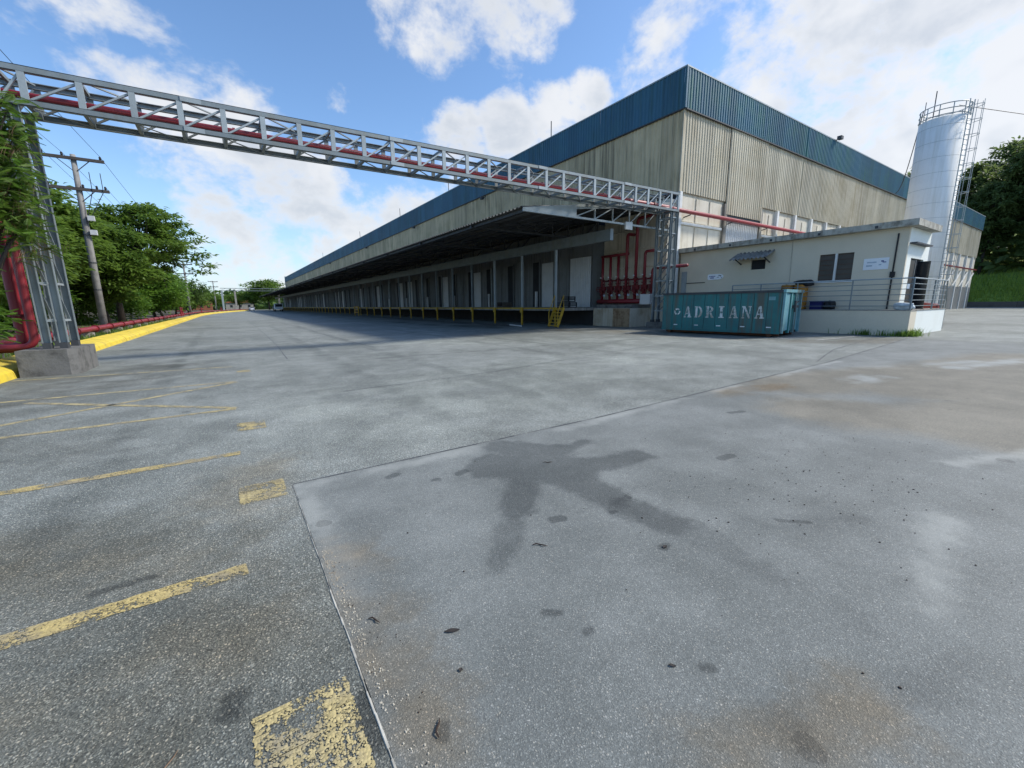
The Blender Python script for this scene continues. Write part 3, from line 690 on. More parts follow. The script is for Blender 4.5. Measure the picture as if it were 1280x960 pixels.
# ---- fire pipe manifold on the plinth
mf = empty('fire_manifold', (20.6, 18, 1.46), 'red fire pipe manifold with valves against the cream wall by the dock', 'pipe manifold')
MX = 20.6
ys = [20.0, 19.33, 18.68, 18.02, 17.3, 16.65, 16.08]
MB().tube([(MX,20.35,1.66),(MX,16.35,1.66)], .14, 12).build('header_pipe', 'red_pipe', mf, smooth=True)
tops = [4.45, 4.45, 4.45, 5.6, 6.35, 4.40, 3.55]
for i, yy in enumerate(ys):
    r = .085
    if i == 4: pts = pipe_path([(MX,yy,1.7),(MX,yy,6.42),(MX,15.0,6.50),(19.3,15.0,6.50)], .25)
    elif i == 5: pts = pipe_path([(MX,yy,1.7),(MX,yy,4.5),(MX,15.95,4.5)], .18)
    elif i == 6: pts = pipe_path([(MX,yy,1.7),(MX,yy,3.5),(MX,13.85,3.5)], .2)
    elif i == 3: pts = pipe_path([(MX,yy,1.7),(MX,yy,5.65),(MX+.6,yy,5.65)], .2)
    else: pts = [(MX,yy,1.7),(MX,yy,4.45)]
    if i in (3,4): r = .095
    p = MB().tube(pts, r, 10).build('riser_pipe', 'red_pipe', mf, smooth=True)
    for z in (2.1, 2.75, 3.0): MB().tube([(MX,yy,z-.03),(MX,yy,z+.03)], .15, 10).build('flange', 'dark_red', p)
    MB().box(MX-.13,MX+.13,yy-.13,yy+.13,2.2,2.62).build('valve_body', 'dark_red', p)
    b = MB(); n = 14
    b.tube([(MX-.36+.0, yy+.15*math.cos(2*math.pi*j/n), 2.44+.15*math.sin(2*math.pi*j/n)) for j in range(n+1)], .018, 5, cap=False)
    b.bar((MX-.14,yy,2.44),(MX-.38,yy,2.44),.03,.03); b.bar((MX-.36,yy-.14,2.44),(MX-.36,yy+.14,2.44),.02,.02); b.build('handwheel', 'dark_red', p)
    b = MB(); b.tube([(MX-.10,yy+.04,3.18),(MX-.16,yy+.04,3.18)], .035, 10); b.build('pressure_gauge', 'letter_white', p)
for q, yy in enumerate(ys[:-1]):
    y2 = (yy+ys[q+1])/2
    bp_ = MB().tube(pipe_path([(MX-.16,yy,2.05),(MX-.16,y2,2.05),(MX-.16,y2,3.0),(MX-.05,yy-.05,3.05)], .1), .035, 8).build('bypass_pipe', 'dark_red', mf, smooth=True)
    MB().box(MX-.25,MX-.07,y2-.09,y2+.09,2.35,2.6).build('check_valve', 'dark_red', bp_)
MB().tube([(MX,20.1,2.95),(MX,16.0,2.95)], .05, 8).build('cross_pipe', 'dark_red', mf, smooth=True)
MB().tube([(MX,20.1,4.5),(MX,17.9,4.5)], .085, 10).build('cross_pipe', 'red_pipe', mf, smooth=True)
MB().box(MX-.55,MX-.15,15.75,16.45,1.47,2.05).build('control_box', 'dock_white', mf)
for yy in (19.65,19.0,18.35,17.65,16.95): MB().box(MX-.2,MX-.12,yy-.06,yy+.06,1.98,2.10).build('sign_plate', 'sign_faint', mf)

# ================================================================== PIPE GANTRY
ga = empty('pipe_gantry', (8.3, 15.0, 0), 'galvanised steel truss gantry carrying red pipes across the yard', 'gantry')
GY0, GY1 = 14.5, 15.42
def gz(x): return 6.05+.0115*(x+3.6)
def gt(x): return 6.72+.0185*(x+3.6)
XL, XR = -5.0, 20.45
for yy, sd in ((GY0,-1),(GY1,1)):
    for f, nm in ((gz,'bottom_chord'),(gt,'top_chord')):
        MB().channel((XL,yy,f(XL)),(XR,yy,f(XR)),.09,.135,.014,side=-sd).build(nm, 'galv', ga)
px_ = [-5.0+.0, -4.3, -3.62, -3.2]
x = -3.2
while x < 20.3: x += .918; px_.append(x)
px_ = [p for p in px_ if p < 20.4]+[20.38]
for yy, sd in ((GY0,-1),(GY1,1)):
    for i, x in enumerate(px_):
        MB().box(x-.062,x+.062, yy-.028+sd*.02, yy+.028+sd*.02, gz(x)+.06, gt(x)-.06).build('vertical', 'galv_light' if sd < 0 else 'galv', ga)
        if i and x-px_[i-1] > .3:
            a = px_[i-1]
            MB().bar((a+.05,yy-sd*.02,gz(a)+.06),(x-.04,yy-sd*.02,gt(x)-.09),.04,.055,up=(0,1,0)).build('diagonal', 'galv_light' if sd < 0 else 'galv', ga)
for i, x in enumerate(px_):
    MB().box(x-.04,x+.04,GY0+.05,GY1-.05,gz(x)-.05,gz(x)+.04).build('cross_tie', 'galv', ga)
    if i % 2 == 0: MB().box(x-.03,x+.03,GY0+.05,GY1-.05,gt(x)-.04,gt(x)+.04).build('cross_tie', 'galv', ga)
    if i and i % 2: 
        a = px_[i-1]; MB().bar((a,GY0+.06,gt(a)+.01),(x,GY1-.06,gt(x)+.01),.04,.03).build('top_brace', 'galv', ga)
for i in range(2, len(px_), 2):
    a, x = px_[i-1], px_[i]; MB().bar((a,GY0+.06,gz(a)-.055),(x,GY1-.06,gz(x)-.055),.05,.012).build('bottom_brace', 'galv', ga)
# splice plates
for x in (-.2, 5.2, 11.3, 16.4):
    for f in (gz, gt): MB().box(x-.22,x+.22,GY0-.062,GY0-.048,f(x)-.055,f(x)+.055).build('splice_plate', 'galv_light', ga)
# walkway grating lies under the pipe
# legs
def leg(x0, x1, zb, zt, nb):
    cs = [(x0,GY0+.03),(x1,GY0+.03),(x0,GY1-.03),(x1,GY1-.03)]
    for (x, yy) in cs:
        MB().channel((x,yy,zb),(x,yy,zt),.10,.16,.014,up=(1,0,0)).build('leg_column', 'galv', ga)
        MB().box(x-.07,x+.07,yy-.10,yy+.10,zb-.14,zb).build('column_shoe', 'dark_steel', ga)
    for k in range(nb):
        z = zb+(zt-zb)*(k+.6)/nb
        b = MB()
        for yy in (GY0+.03, GY1-.03): b.bar((x0+.06,yy,z),(x1-.06,yy,z),.05,.05)
        for x in (x0, x1): b.bar((x,GY0+.1,z),(x,GY1-.1,z),.05,.05)
        b.build('batten', 'galv_light', ga)
        z2 = zb+(zt-zb)*(k+1.6)/nb
        if k < nb-1:
            for x in (x0, x1): MB().bar((x,GY0+.1,z2),(x,GY1-.1,z),.03,.05,up=(1,0,0)).build('lacing', 'galv', ga)
leg(-3.70, -3.41, .75, 6.0, 6)
leg(19.93, 20.40, .62, 6.3, 7)
fo = MB()
fo.prism([(-4.14,14.10),(-3.30,14.10),(-3.15,14.2),(-3.15,15.86),(-4.14,15.86)], lambda u,v,d:(u,v,d), -.02, .61)
fo.build('footing', 'concrete_block', ga)['label'] = 'grey weathered concrete footing of the left leg'
MB().box(19.6,20.75,14.2,15.56,.1,.48).build('footing', 'concrete_block', ga)
# red pipes of the gantry
gp_ = MB().tube(pipe_path([(-9.5,15.55,.60),(-4.36,15.55,.60),(-4.36,15.55,4.0),(-4.36,15.05,6.31),(20.45,15.05,6.31+.28),(20.95,15.22,6.62),(37.2,15.22,6.62)], .28), .115, 12)
gpo = gp_.build('carried_pipe', 'red_pipe', ga, smooth=True)
MB().tube(pipe_path([(-9.5,15.30,.62),(-4.10,15.30,.62),(-4.10,15.30,3.6),(-4.10,14.85,6.29),(17.0,14.85,6.52)], .28), .085, 10).build('carried_pipe', 'red_pipe', ga, smooth=True)
for z in (1.4, 3.0): MB().tube([(-4.36,15.55,z-.03),(-4.36,15.55,z+.03)], .18, 12).build('flange', 'dark_red', ga)
for x in [0.7+3.67*i for i in range(6)]: MB().tube([(x-.03,15.05,6.31+(x+4.2)*.0114),(x+.03,15.05,6.31+(x+4.2)*.0114)], .15, 12).build('flange', 'dark_red', ga)
for x in (22.6, 27.0, 31.4, 35.5): MB().bar((x,15.22,6.48),(x,YC+.05,6.40),.05,.05).build('pipe_bracket', 'dark_steel', ga)

# ================================================================== RED PIPELINE ALONG THE VERGE
pl = empty('fire_pipeline', (-5.4, 120, .2), 'long red pipeline on concrete supports behind the yellow kerb', 'pipeline')
def plx(y): return kerbx(y)-1.25
pts = [(plx(y), y, .60) for y in [16.2]+list(range(20, 96, 8))+list(range(96, 235, 8))]
MB().tube(pts, .125, 12).build('pipe', 'red_pipe', pl, smooth=True)
MB().tube([(p[0]-.42, p[1], .55) for p in pts], .09, 10).build('pipe', 'red_pipe', pl, smooth=True)
y = 17.5
while y < 200:
    MB().box(plx(y)-.62, plx(y)+.18, y-.14, y+.14, .15, .46).build('pipe_support', 'concrete', pl)
    if y < 110: MB().tube([(plx(y)+.0,y+1.2,.60),(plx(y),y+1.27,.60)], .175, 12).build('flange', 'dark_red', pl)
    y += 3.1 if y < 80 else 9
for yy in (72, 74.5, 112, 150):
    hv = empty('fire_hydrant', (plx(yy)+.1, yy, .4), {72:'nearest red hydrant stand on the pipeline', 74.5:'red hydrant stand just past the nearest one', 112:'red hydrant stand farther down the kerb', 150:'farthest red hydrant stand near the gate'}[yy], 'hydrant', 'hydrant stands on the pipeline')
    x = plx(yy)+.1
    MB().tube([(x,yy,.4),(x,yy,1.45)], .11, 10).build('standpipe', 'red_pipe', hv)
    MB().tube([(x-.4,yy,1.1),(x+.4,yy,1.1)], .08, 8).build('outlet', 'dark_red', hv)
    MB().tube([(x,yy,1.451),(x,yy,1.55),(x,yy,1.64)], [.15,.13,.04], 10).build('bonnet', 'dark_red', hv)
# ================================================================== UTILITY POLES
def pole(x, y, h, lean, label, arms=2):
    p = empty('utility_pole', (x, y, .2), label, 'utility pole', 'utility poles along the verge')
    tx = x+lean
    MB().tube([(x,y,.1),(x+lean*.5,y,h*.5),(tx,y,h)], [.19,.16,.115], 12).build('shaft', 'wood_pole', p, smooth=True)
    for k in range(arms):
        z = h-.22-k*1.55; ln = 1.25
        MB().box(tx-ln, tx+ln, y-.13-.06, y-.13+.06, z-.075, z+.075).build('crossarm', 'wood_dark', p)
        for s in (-1, 1): MB().bar((tx+s*.62,y-.13,z-.08),(tx+s*.08,y-.1,z-.62),.035,.035).build('brace', 'dark_steel', p)
        for dx in ((-1.15,-.4,1.1) if k == 0 else (-1.15, .2, .75, 1.1)):
            b = MB().tube([(tx+dx,y-.13,z+.076),(tx+dx,y-.13,z+.13),(tx+dx,y-.13,z+.17),(tx+dx,y-.13,z+.20),(tx+dx,y-.13,z+.26)], [.03,.065,.04,.06,.03], 8); b.build('insulator', 'black_plastic', p)
    for z in (2.6, 4.1, 5.6): MB().tube([(x+lean*z/h,y,z-.03),(x+lean*z/h,y,z+.03)], .19, 12).build('strap', 'dark_steel', p)
    return p
p1 = pole(-6.1, 33.5, 9.75, .05, 'weathered wooden pole with two crossarms, nearest beside the red pipeline')
for z, y in ((6.35,33.3),(5.6,33.3)): MB().box(-5.9,-5.62,33.25,33.45,z,z+.26).build('cable_box', 'dock_white', p1)
for s in (.55, 1.0): MB().tube([(-6.05+.15*s,33.3,6.2),(-6.05+s,33.3,7.9),(-6.05+s*1.0,33.3,8.9)], .018, 5).build('cable_riser', 'cable', p1)
pole(-5.5, 92, 9.0, 0, 'second wooden pole down the verge, thin against the sky')
pole(-3.0, 160, 9.5, 0, 'third small pole beyond the trees')
def wire(a, b, sag, label, r=.011):
    a, b = Vector(a), Vector(b); N = 16; pts = []
    for i in range(N+1):
        f = i/N; p = a.lerp(b, f); p.z -= sag*4*f*(1-f); pts.append(p)
    return tag(MB().tube(pts, r, 4).build('power_line', 'cable'), label, 'cable', 'overhead wires along the verge')
for i, dx in enumerate((-1.15,-.4,1.1)):
    nm = ['left','middle','right'][i]
    wire((-6.5+dx,-8,10.3),(-6.05+dx,33.37,9.79),.35, f'{nm} top wire running over the gantry to the nearest pole')
    wire((-6.05+dx,33.37,9.79),(-5.5+dx,91.87,9.04),.6, f'{nm} top wire between the nearest and second poles')
for i, dx in enumerate((-1.15, 1.1)):
    wire((-6.05+dx,33.37,8.24),(-5.5+dx,91.87,7.49),.7, ['left','right'][i]+' lower wire between the nearest and second poles', .009)

# ================================================================== GATEHOUSE BUILDING WITH PLATFORM
BX, BY0, BY1, BXE = 22.4, 5.48, 15.54, 25.35
bd = empty('annex_building', (24.4, 10.5, .2), 'low cream annex with flat concrete roof beside the waste container', 'building')
MB().box(BX+.13, BXE-.01, BY0+.13, BY1, .15, 4.36).build('core_wall', 'cream_wall', bd)
# front wall built round the two openings
WY0, WY1, WZ0, WZ1 = 7.17, 8.43, 2.40, 3.58
HY0, HY1, HZ0, HZ1 = 10.75, 11.45, 3.15, 3.62
def wallpiece(y0,y1,z0,z1): return MB().box(BX, BX+.125, y0, y1, z0, z1)
b = MB()
for (y0,y1,z0,z1) in ((BY0,WY0,.15,4.36),(WY0,WY1,.15,WZ0),(WY0,WY1,WZ1,4.36),(WY1,HY0,.15,4.36),(HY0,HY1,.15,HZ0),(HY0,HY1,HZ1,4.36),(HY1,BY1,.15,4.36)): b.box(BX,BX+.125,y0,y1,z0,z1)
b.build('front_wall', 'cream_wall', bd)
DX0, DX1, DZ1 = 23.05, 24.75, 3.22
b = MB()
for (x0,x1,z0,z1) in ((BX+.127,DX0,.15,4.36),(DX0,DX1,DZ1,4.36),(DX1,BXE,.15,4.36)): b.box(x0,x1,BY0,BY0+.125,z0,z1)
b.build('end_wall', 'cream_wall_lit', bd)['label'] = 'end wall with the door, sunlight put into its pale colour'
MB().box(BX-.32, BXE-.02, BY0-.30, BY1-.02, 4.362, 4.60).build('roof_slab', 'slab_edge', bd)
for k in range(5): MB().box(BX-.345, BX-.322, 6.4+k*2.0, 6.5+k*2.0, 4.40, 4.50).build('roof_scupper', 'dark_steel', bd)
# window with two mesh screens
wn = MB(); wn.box(BX+.06,BX+.124,WY0+.001,WY1-.001,WZ0+.001,WZ1-.001); wn = wn.build('window', 'window_mesh', bd)
b = MB(); ym = (WY0+WY1)/2
b.box(BX-.02,BX+.055,WY0,WY1,WZ0,WZ0+.045); b.box(BX-.02,BX+.055,ym-.04,ym+.04,WZ0+.046,WZ1); b.build('window_frame', 'white_trim', wn)
for k in range(16):
    for (a, c) in ((WY0+.01,ym-.045),(ym+.045,WY1-.01)):
        z = WZ0+.08+k*.07; MB().box(BX+.048,BX+.058,a,c,z,z+.012).build('screen_slat', 'rust', wn) if k % 3 == 0 else None
MB().box(BX-.05,BX-.003,WY0-.05,WY1+.05,WZ0-.05,WZ0-.004).build('sill', 'white_trim', wn)
# dark hatch under a corrugated lean-to awning
MB().box(BX+.08,BX+.124,HY0+.001,HY1-.001,HZ0+.001,HZ1-.001).build('hatch', 'dark_void', bd)
aw = MB(); AY0, AY1 = 10.35, 12.15; n = 36
for i in range(n+1):
    yy = AY0+(AY1-AY0)*i/n; dz = .045*math.sin(i*math.pi/2*1.0)
    aw.v += [(BX-.02,yy,4.02+dz),(BX-.75,yy+.05,3.66+dz),(BX-.02,yy,4.00+dz),(BX-.75,yy+.05,3.64+dz)]
for i in range(n):
    a = 4*i; aw.f += [(a,a+4,a+5,a+1),(a+2,a+3,a+7,a+6),(a+1,a+5,a+7,a+3)]
aw.build('awning', 'asbestos', bd)
for yy in (AY0+.2, AY1-.2): MB().bar((BX-.6,yy,3.66),(BX-.001,yy,3.45),.04,.04).build('awning_bracket', 'dark_steel', bd)
# door: two leaves, one ajar
dr = MB().box(DX0+.001,DX1-.001,BY0+.09,BY0+.124,1.15,DZ1-.001).build('door', 'dark_void', bd)
MB().box(DX0+.03,DX0+.78,BY0+.04,BY0+.085,1.16,DZ1-.05).build('door_leaf', 'window_mesh', dr)
MB().box(DX0+.80,DX0+.86,BY0+.02,BY0+.087,1.16,DZ1-.03).build('door_frame', 'dock_grey', dr)
MB().box(DX1-.30,DX1-.24,BY0-.30,BY0+.087,1.16,DZ1-.08).build('door_leaf', 'glass_dark', dr)
MB().box(DX0+.2,DX0+.55,BY0+.03,BY0+.039,2.0,2.22).build('door_notice', 'sign_faint', dr)
b = MB(); b.box(BX+.20,BXE-.55,BY0-.22,BY0-.002,3.74,3.79); b.build('door_ledge', 'dark_steel', bd)
# conduit with its junction box on the front wall
b = MB().tube([(BX-.04,5.82,1.2),(BX-.04,5.80,4.15)], .028, 6); cd = b.build('conduit', 'black_plastic', bd)
MB().box(BX-.10,BX-.012,5.73,5.88,2.46,2.68).build('junction_box', 'black_plastic', cd)
MB().box(BX-.03,BX-.003,13.9,15.3,2.62,2.66).build('wall_rail', 'dark_steel', bd)
MB().box(BX-.08,BX-.003,15.05,15.35,1.3,3.3).build('cabinet', 'galv_light', bd)
b = MB().tube([(BX-.03,9.6,4.36),(BX-.03,9.55,1.2)],.008,4); b.build('cable', 'slab_edge', bd)
# signs on the wall: board, lettering too small to read shown as strokes
def sgn(y0, y1, z0, z1, label, strokes, rounded=False):
    e = empty('wall_sign', (BX-.03,(y0+y1)/2,z0), label, 'sign')
    f = lambda u,v,d: (BX-.004-d, y1-u*(y1-y0), z0+v*(z1-z0))
    poly = [(0,0),(1,0),(1,1),(0,1)]
    if rounded: poly = [(.06,0),(.66,0)]+[(.68+.32*math.sin(a),.5-.5*math.cos(a)) for a in [i*math.pi/10 for i in range(11)]]+[(.06,1),(0,.8),(0,.2)]
    MB().prism(poly, f, .0, .018).build('board', 'sign_white', e)
    for (u0,u1,v0,v1,m) in strokes: MB().prism([(u0,v0),(u1,v0),(u1,v1),(u0,v1)], f, .0185, .022).build('lettering', m, e)
    return e
sgn(12.85, 13.75, 2.76, 3.06, 'white sign with rounded end and blue lettering left of the awning', [(.10,.14,.5,.72,'sign_blue'),(.17,.50,.55,.68,'sign_blue'),(.17,.42,.24,.42,'sign_blue'),(.60,.74,.38,.46,'black_plastic'),(.70,.78,.66,.80,'black_plastic'),(.80,.86,.55,.74,'black_plastic'),(.88,.92,.22,.36,'black_plastic')], True)
sgn(5.98, 6.80, 2.80, 3.26, 'pale rectangular sign between the window and the building corner', [(.14,.52,.60,.70,'sign_faint'),(.12,.36,.30,.42,'sign_faint'),(.70,.80,.66,.78,'sign_blue'),(.76,.90,.58,.66,'sign_blue'),(.62,.72,.36,.46,'sign_faint')])
# ---- platform
pf = empty('access_platform', (23.5, 8, .15), 'cream walled raised platform wrapping the annex corner', 'platform')
PX, PY, PXE, PZ = 21.62, 4.90, 26.6, 1.14
MB().box(PX, BX-.003, PY, 12.4, .12, PZ).build('front_block', 'cream_wall', pf)
MB().box(BX-.002, PXE, PY+.002, BY0-.003, .12, PZ-.001).build('side_block', 'cream_wall_lit', pf)['label'] = 'side of the platform, sunlight put into its pale colour'
MB().box(PX-.015, BX-.004, PY-.015, 12.4, PZ+.001, PZ+.04).build('edge_slab', 'concrete', pf)
MB().box(BX-.003, PXE+.01, PY-.015, BY0-.004, PZ+.001, PZ+.039).build('edge_slab', 'concrete', pf)
rl = empty('guard_rail', (23, 7, PZ), 'grey steel guard rail along the platform edges', 'railing')
RZ = [1.33,1.55,1.76,1.97,2.17,2.38]
rx, ry = PX+.06, PY+.05
for yy in (11.9, 10.5, 8.9, 6.85, 4.95): MB().tube([(rx,yy,PZ+.04),(rx,yy,2.38)], .028, 8).build('rail_post', 'galv', rl)
for x in (24.6, 26.0, 26.5): MB().tube([(x,ry,PZ+.04),(x,ry,2.38)], .028, 8).build('rail_post', 'galv', rl)
for z in RZ:
    r = .026 if z == RZ[-1] else .015
    MB().tube([(rx,11.9,z),(rx,ry,z),(26.5,ry,z)], r, 6).build('rail', 'galv_light' if z == RZ[-1] else 'galv', rl)
MB().tube([(26.5,ry,2.38),(27.9,ry+.2,1.5)], .024, 6).build('stair_handrail', 'galv', rl); MB().tube([(27.9,ry+.2,.2),(27.9,ry+.2,1.5)], .024, 6).build('rail_post', 'galv', rl)
# things standing on the platform
def lumpy(name, c, s, m, label, cat, seed=0, amp=.25, n=14):
    b = MB(); r2 = random.Random(seed)
    for i in range(n+1):
        th = math.pi*i/n
        for j in range(2*n):
            ph = math.pi*j/n; d = Vector((math.sin(th)*math.cos(ph), math.sin(th)*math.sin(ph), math.cos(th)))
            sq = 1/max(abs(d.x)**.5*0+max(abs(d.x),abs(d.y),abs(d.z)), .55)**.55
            k = sq*(1+amp*mnoise.noise(d*1.7+Vector((seed,0,0)))+amp*.35*mnoise.noise(d*5+Vector((0,seed,0))))
            b.v.append((c[0]+d.x*s[0]*k, c[1]+d.y*s[1]*k, c[2]+max(-.95,d.z)*s[2]*k))
    for i in range(n):
        for j in range(2*n): a=i*2*n+j; e=i*2*n+(j+1)%(2*n); b.f.append((a,a+2*n,e+2*n,e))
    return tag(b.build(name, m, smooth=True), label, cat)
for i, (yy, nm) in enumerate(((9.46,'orange drum nearer the awning, half hidden by the container'),(8.90,'orange drum under the black tarpaulin'))):
    d = empty('drum', (22.05, yy, PZ+.04), nm, 'drum')
    b = MB(); zz = PZ+.042; prof = [(0,.25),(.02,.27),(.32,.27),(.34,.285),(.37,.285),(.39,.27),(.70,.27),(.72,.285),(.75,.285),(.77,.27),(1.04,.27),(1.07,.25)]
    b.tube([(22.05,yy,zz+h*1.04) for h,_ in prof], [r for _,r in prof], 18); b.build('shell', 'orange', d, smooth=False)
    MB().tube([(22.12,yy+.1,zz+1.115),(22.12,yy+.1,zz+1.15)], .045, 8).build('bung', 'rust', d)
lumpy('tarpaulin', (22.05,8.80,2.36), (.26,.36,.14), 'black_plastic', 'crumpled black tarpaulin on top of the orange drum', 'tarpaulin', 3, .3)
b = MB(); b.box(21.85,22.2,7.95,8.4,PZ+.042,PZ+.36); b.box(21.83,22.22,7.93,8.42,PZ+.361,PZ+.40); tag(b.build('blue_crate', 'navy'), 'dark blue plastic box on the platform below the window', 'box')
lumpy('refuse_bag', (22.05,7.70,PZ+.22), (.17,.2,.20), 'black_plastic', 'black refuse bag beside the dark blue box', 'bag', 8, .25)
b = MB().tube([(22.0,8.98,PZ+.042),(22.0,8.98,PZ+.36),(22.0,8.98,PZ+.40),(22.0,8.98,PZ+.44)], [.16,.16,.10,.06], 12); tag(b.build('white_jug', 'dock_white'), 'white plastic jug on the platform beside the container', 'jug')
lumpy('plastic_sack', (21.92,5.20,PZ+.17), (.16,.30,.14), 'plastic_bag', 'pale plastic sack lying at the platform corner', 'sack', 5, .3)

# ================================================================== WASTE CONTAINER
BL, BW, BH = 5.1, 2.05, 1.72
ang = math.atan2(-.994, .10)
bi = empty('waste_container', (17.5, 12.95, fall(18)), 'teal open-top roll-off waste container with white stencilled lettering', 'container', rz=ang)
Z0 = .14
def L(b, nm, m, par=bi): return b.build(nm, m, par, local=True)
L(MB().box(.04,BL-.04,.05,BW-.05,Z0+.001,Z0+.10), 'floor', 'rust')
for k in range(10):
    x0 = BL*k/10
    L(MB().box(x0+.008,x0+BL/10-.008,.0,.045,Z0+.10,Z0+BH-.10), 'side_plate', 'teal_paint')
    L(MB().box(x0+.008,x0+BL/10-.008,BW-.045,BW,Z0+.10,Z0+BH-.10), 'side_plate', 'teal_paint')
L(MB().box(.005,BL-.005,.02,.04,Z0+.11,Z0+BH-.11), 'side_backing', 'dark_steel')
L(MB().box(-.02,BL+.02,-.035,.06,Z0+BH-.098,Z0+BH), 'top_rail', 'dark_steel')
L(MB().box(-.02,BL+.02,BW-.06,BW+.035,Z0+BH-.098,Z0+BH), 'top_rail', 'dark_steel')
L(MB().box(-.01,BL+.01,-.02,.05,Z0,Z0+.098), 'bottom_rail', 'teal_paint')
L(MB().box(-.01,BL+.01,BW-.05,BW+.02,Z0,Z0+.098), 'bottom_rail', 'teal_paint')
L(MB().box(.0,.045,.062,BW-.062,Z0+.10,Z0+BH-.02), 'front_plate', 'teal_paint')
L(MB().box(BL-.045,BL-.0,.062,BW-.062,Z0+.10,Z0+BH-.10), 'rear_door', 'teal_pale')
for i, yy in enumerate((.10,.72,.80,1.30,1.38,BW-.10)):
    L(MB().box(BL+.001,BL+.09,yy-.045,yy+.045,Z0+.02,Z0+BH-.02), 'door_rib', 'teal_pale' if i in (0,2,3,5) else 'teal_paint')
L(MB().box(BL-.04,BL+.12,-.02,BW+.02,Z0+BH-.095,Z0+BH+.02), 'door_header', 'teal_pale')
L(MB().box(BL+.001,BL+.06,.16,.66,Z0+.14,Z0+BH-.14), 'door_panel', 'teal_pale')
L(MB().box(BL+.001,BL+.05,.86,1.24,Z0+.14,Z0+BH-.14), 'door_panel', 'teal_paint')
lt = MB(); lt.box(BL+.06,BL+.20,.95,1.3,Z0+1.02,Z0+1.12); lt.tube([(BL+.16,1.0,Z0+.85),(BL+.16,1.0,Z0+1.3)],.03,6); lt.bar((BL+.16,1.0,Z0+1.2),(BL+.16,1.4,Z0+1.28),.04,.04); L(lt, 'latch', 'dark_steel')
for yy in (.25, BW-.35): L(MB().box(.1,BL-.1,yy,yy+.12,.04,Z0-.002), 'skid', 'rust')
for x in (.35, BL-.4):
    for yy in (.12, BW-.25):
        L(MB().tube([(x,yy-.06,.09),(x,yy+.09,.09)], .088, 12), 'roller', 'rust')
# worn edges where the paint has gone
L(MB().box(BL-.30,BL-.02,-.004,-.001,Z0+.11,Z0+.34), 'rust_patch', 'rust') if False else None
for k in range(5): L(MB().box(.62+k*1.0,.80+k*1.0,-.006,-.001,Z0+.235,Z0+.275), 'reflector_strip', 'letter_white')
L(MB().box(4.62,4.86,-.006,-.001,Z0+1.33,Z0+1.47), 'notice', 'teal_pale')
SE = .09
def arc(cx, cy, rx_, ry_, a0, a1, n=8): return [(cx+rx_*math.cos(R_(a0+(a1-a0)*i/n)), cy+ry_*math.sin(R_(a0+(a1-a0)*i/n))) for i in range(n+1)]
def ring(cx, cy, ro, ri, a0, a1): return arc(cx,cy,ro[0],ro[1],a0,a1)+arc(cx,cy,ri[0],ri[1],a1,a0)
R4 = lambda x0,x1,y0,y1: [(x0,y0),(x1,y0),(x1,y1),(x0,y1)]
GLY = {
 'A': [R4(0,.30,0,SE), [(.10,SE),(.20,SE),(.44,.86),(.38,.98)], [(.43,1.0),(.62,1.0),(.90,SE),(.60,SE),(.49,.62)], R4(.52,1,0,SE), [(.25,.30),(.52,.30),(.48,.40),(.29,.40)]],
 'D': [R4(.10,.36,0,1), R4(0,.10,0,SE), R4(0,.10,1-SE,1), ring(.46,.5,(.52,.5),(.24,.38),-88,88)],
 'R': [R4(.10,.38,0,1), R4(0,.10,0,SE), R4(0,.10,1-SE,1), ring(.46,.74,(.46,.26),(.20,.15),-88,88), [(.46,.46),(.70,.46),(.92,SE),(1,SE),(1,0),(.70,0)]],
 'I': [R4(.34,.66,.0,.47), R4(.34,.66,.53,1), R4(.18,.34,0,SE), R4(.66,.82,0,SE), R4(.18,.34,1-SE,1), R4(.66,.82,1-SE,1)],
 'N': [R4(.10,.20,SE,.88), R4(0,.30,0,SE), [(.0,1),(.32,1),(.90,.14),(.90,0),(.76,0),(.24,.80),(.0,.92)], R4(.82,.92,.34,1-SE), R4(.68,1,1-SE,1)],
}
for k, ch in enumerate('ADRIANA'):
    cx = BL*(k+2.5)/10; w, h = .36, .50; zb = Z0+.60
    b = MB()
    for poly in GLY[ch]: b.prism(poly, lambda u,v,d: (cx-w/2+u*w, d, zb+v*h), -.0055, -.001)
    L(b, 'letter', 'stencil_paint')
b = MB(); cx, czz = BL*.15, Z0+.86
for k in range(3):
    a = R_(90+120*k); 
    for (a0,a1) in ((a-.85,a+.45),):
        p = [(cx+.155*math.cos(q)*1.0, czz+.155*math.sin(q)) for q in (a0,(a0+a1)/2,a1)]
        q_ = [(cx+.095*math.cos(q), czz+.095*math.sin(q)) for q in (a1,(a0+a1)/2,a0)]
        b.prism(p+q_, lambda u,v,d:(u,d,v), -.0055, -.001)
        tip = (cx+.125*math.cos(a1+.42), czz+.125*math.sin(a1+.42))
        b.prism([(cx+.185*math.cos(a1),czz+.185*math.sin(a1)), tip, (cx+.065*math.cos(a1),czz+.065*math.sin(a1))], lambda u,v,d:(u,d,v), -.0057, -.0012)
L(b, 'recycling_symbol', 'stencil_paint')
# rubbish heap inside, just under the rim
hp = MB(); n = 14
for i in range(n+1):
    for j in range(7):
        x = .1+(BL-.2)*i/n; yy = .1+(BW-.2)*j/6
        hp.v.append((x,yy,Z0+.75+.35*mnoise.noise(Vector((x*1.3,yy*1.7,2)))))
for i in range(n):
    for j in range(6): a=i*7+j; hp.f.append((a,a+7,a+8,a+1))
L(hp, 'rubbish', 'wood_dark')

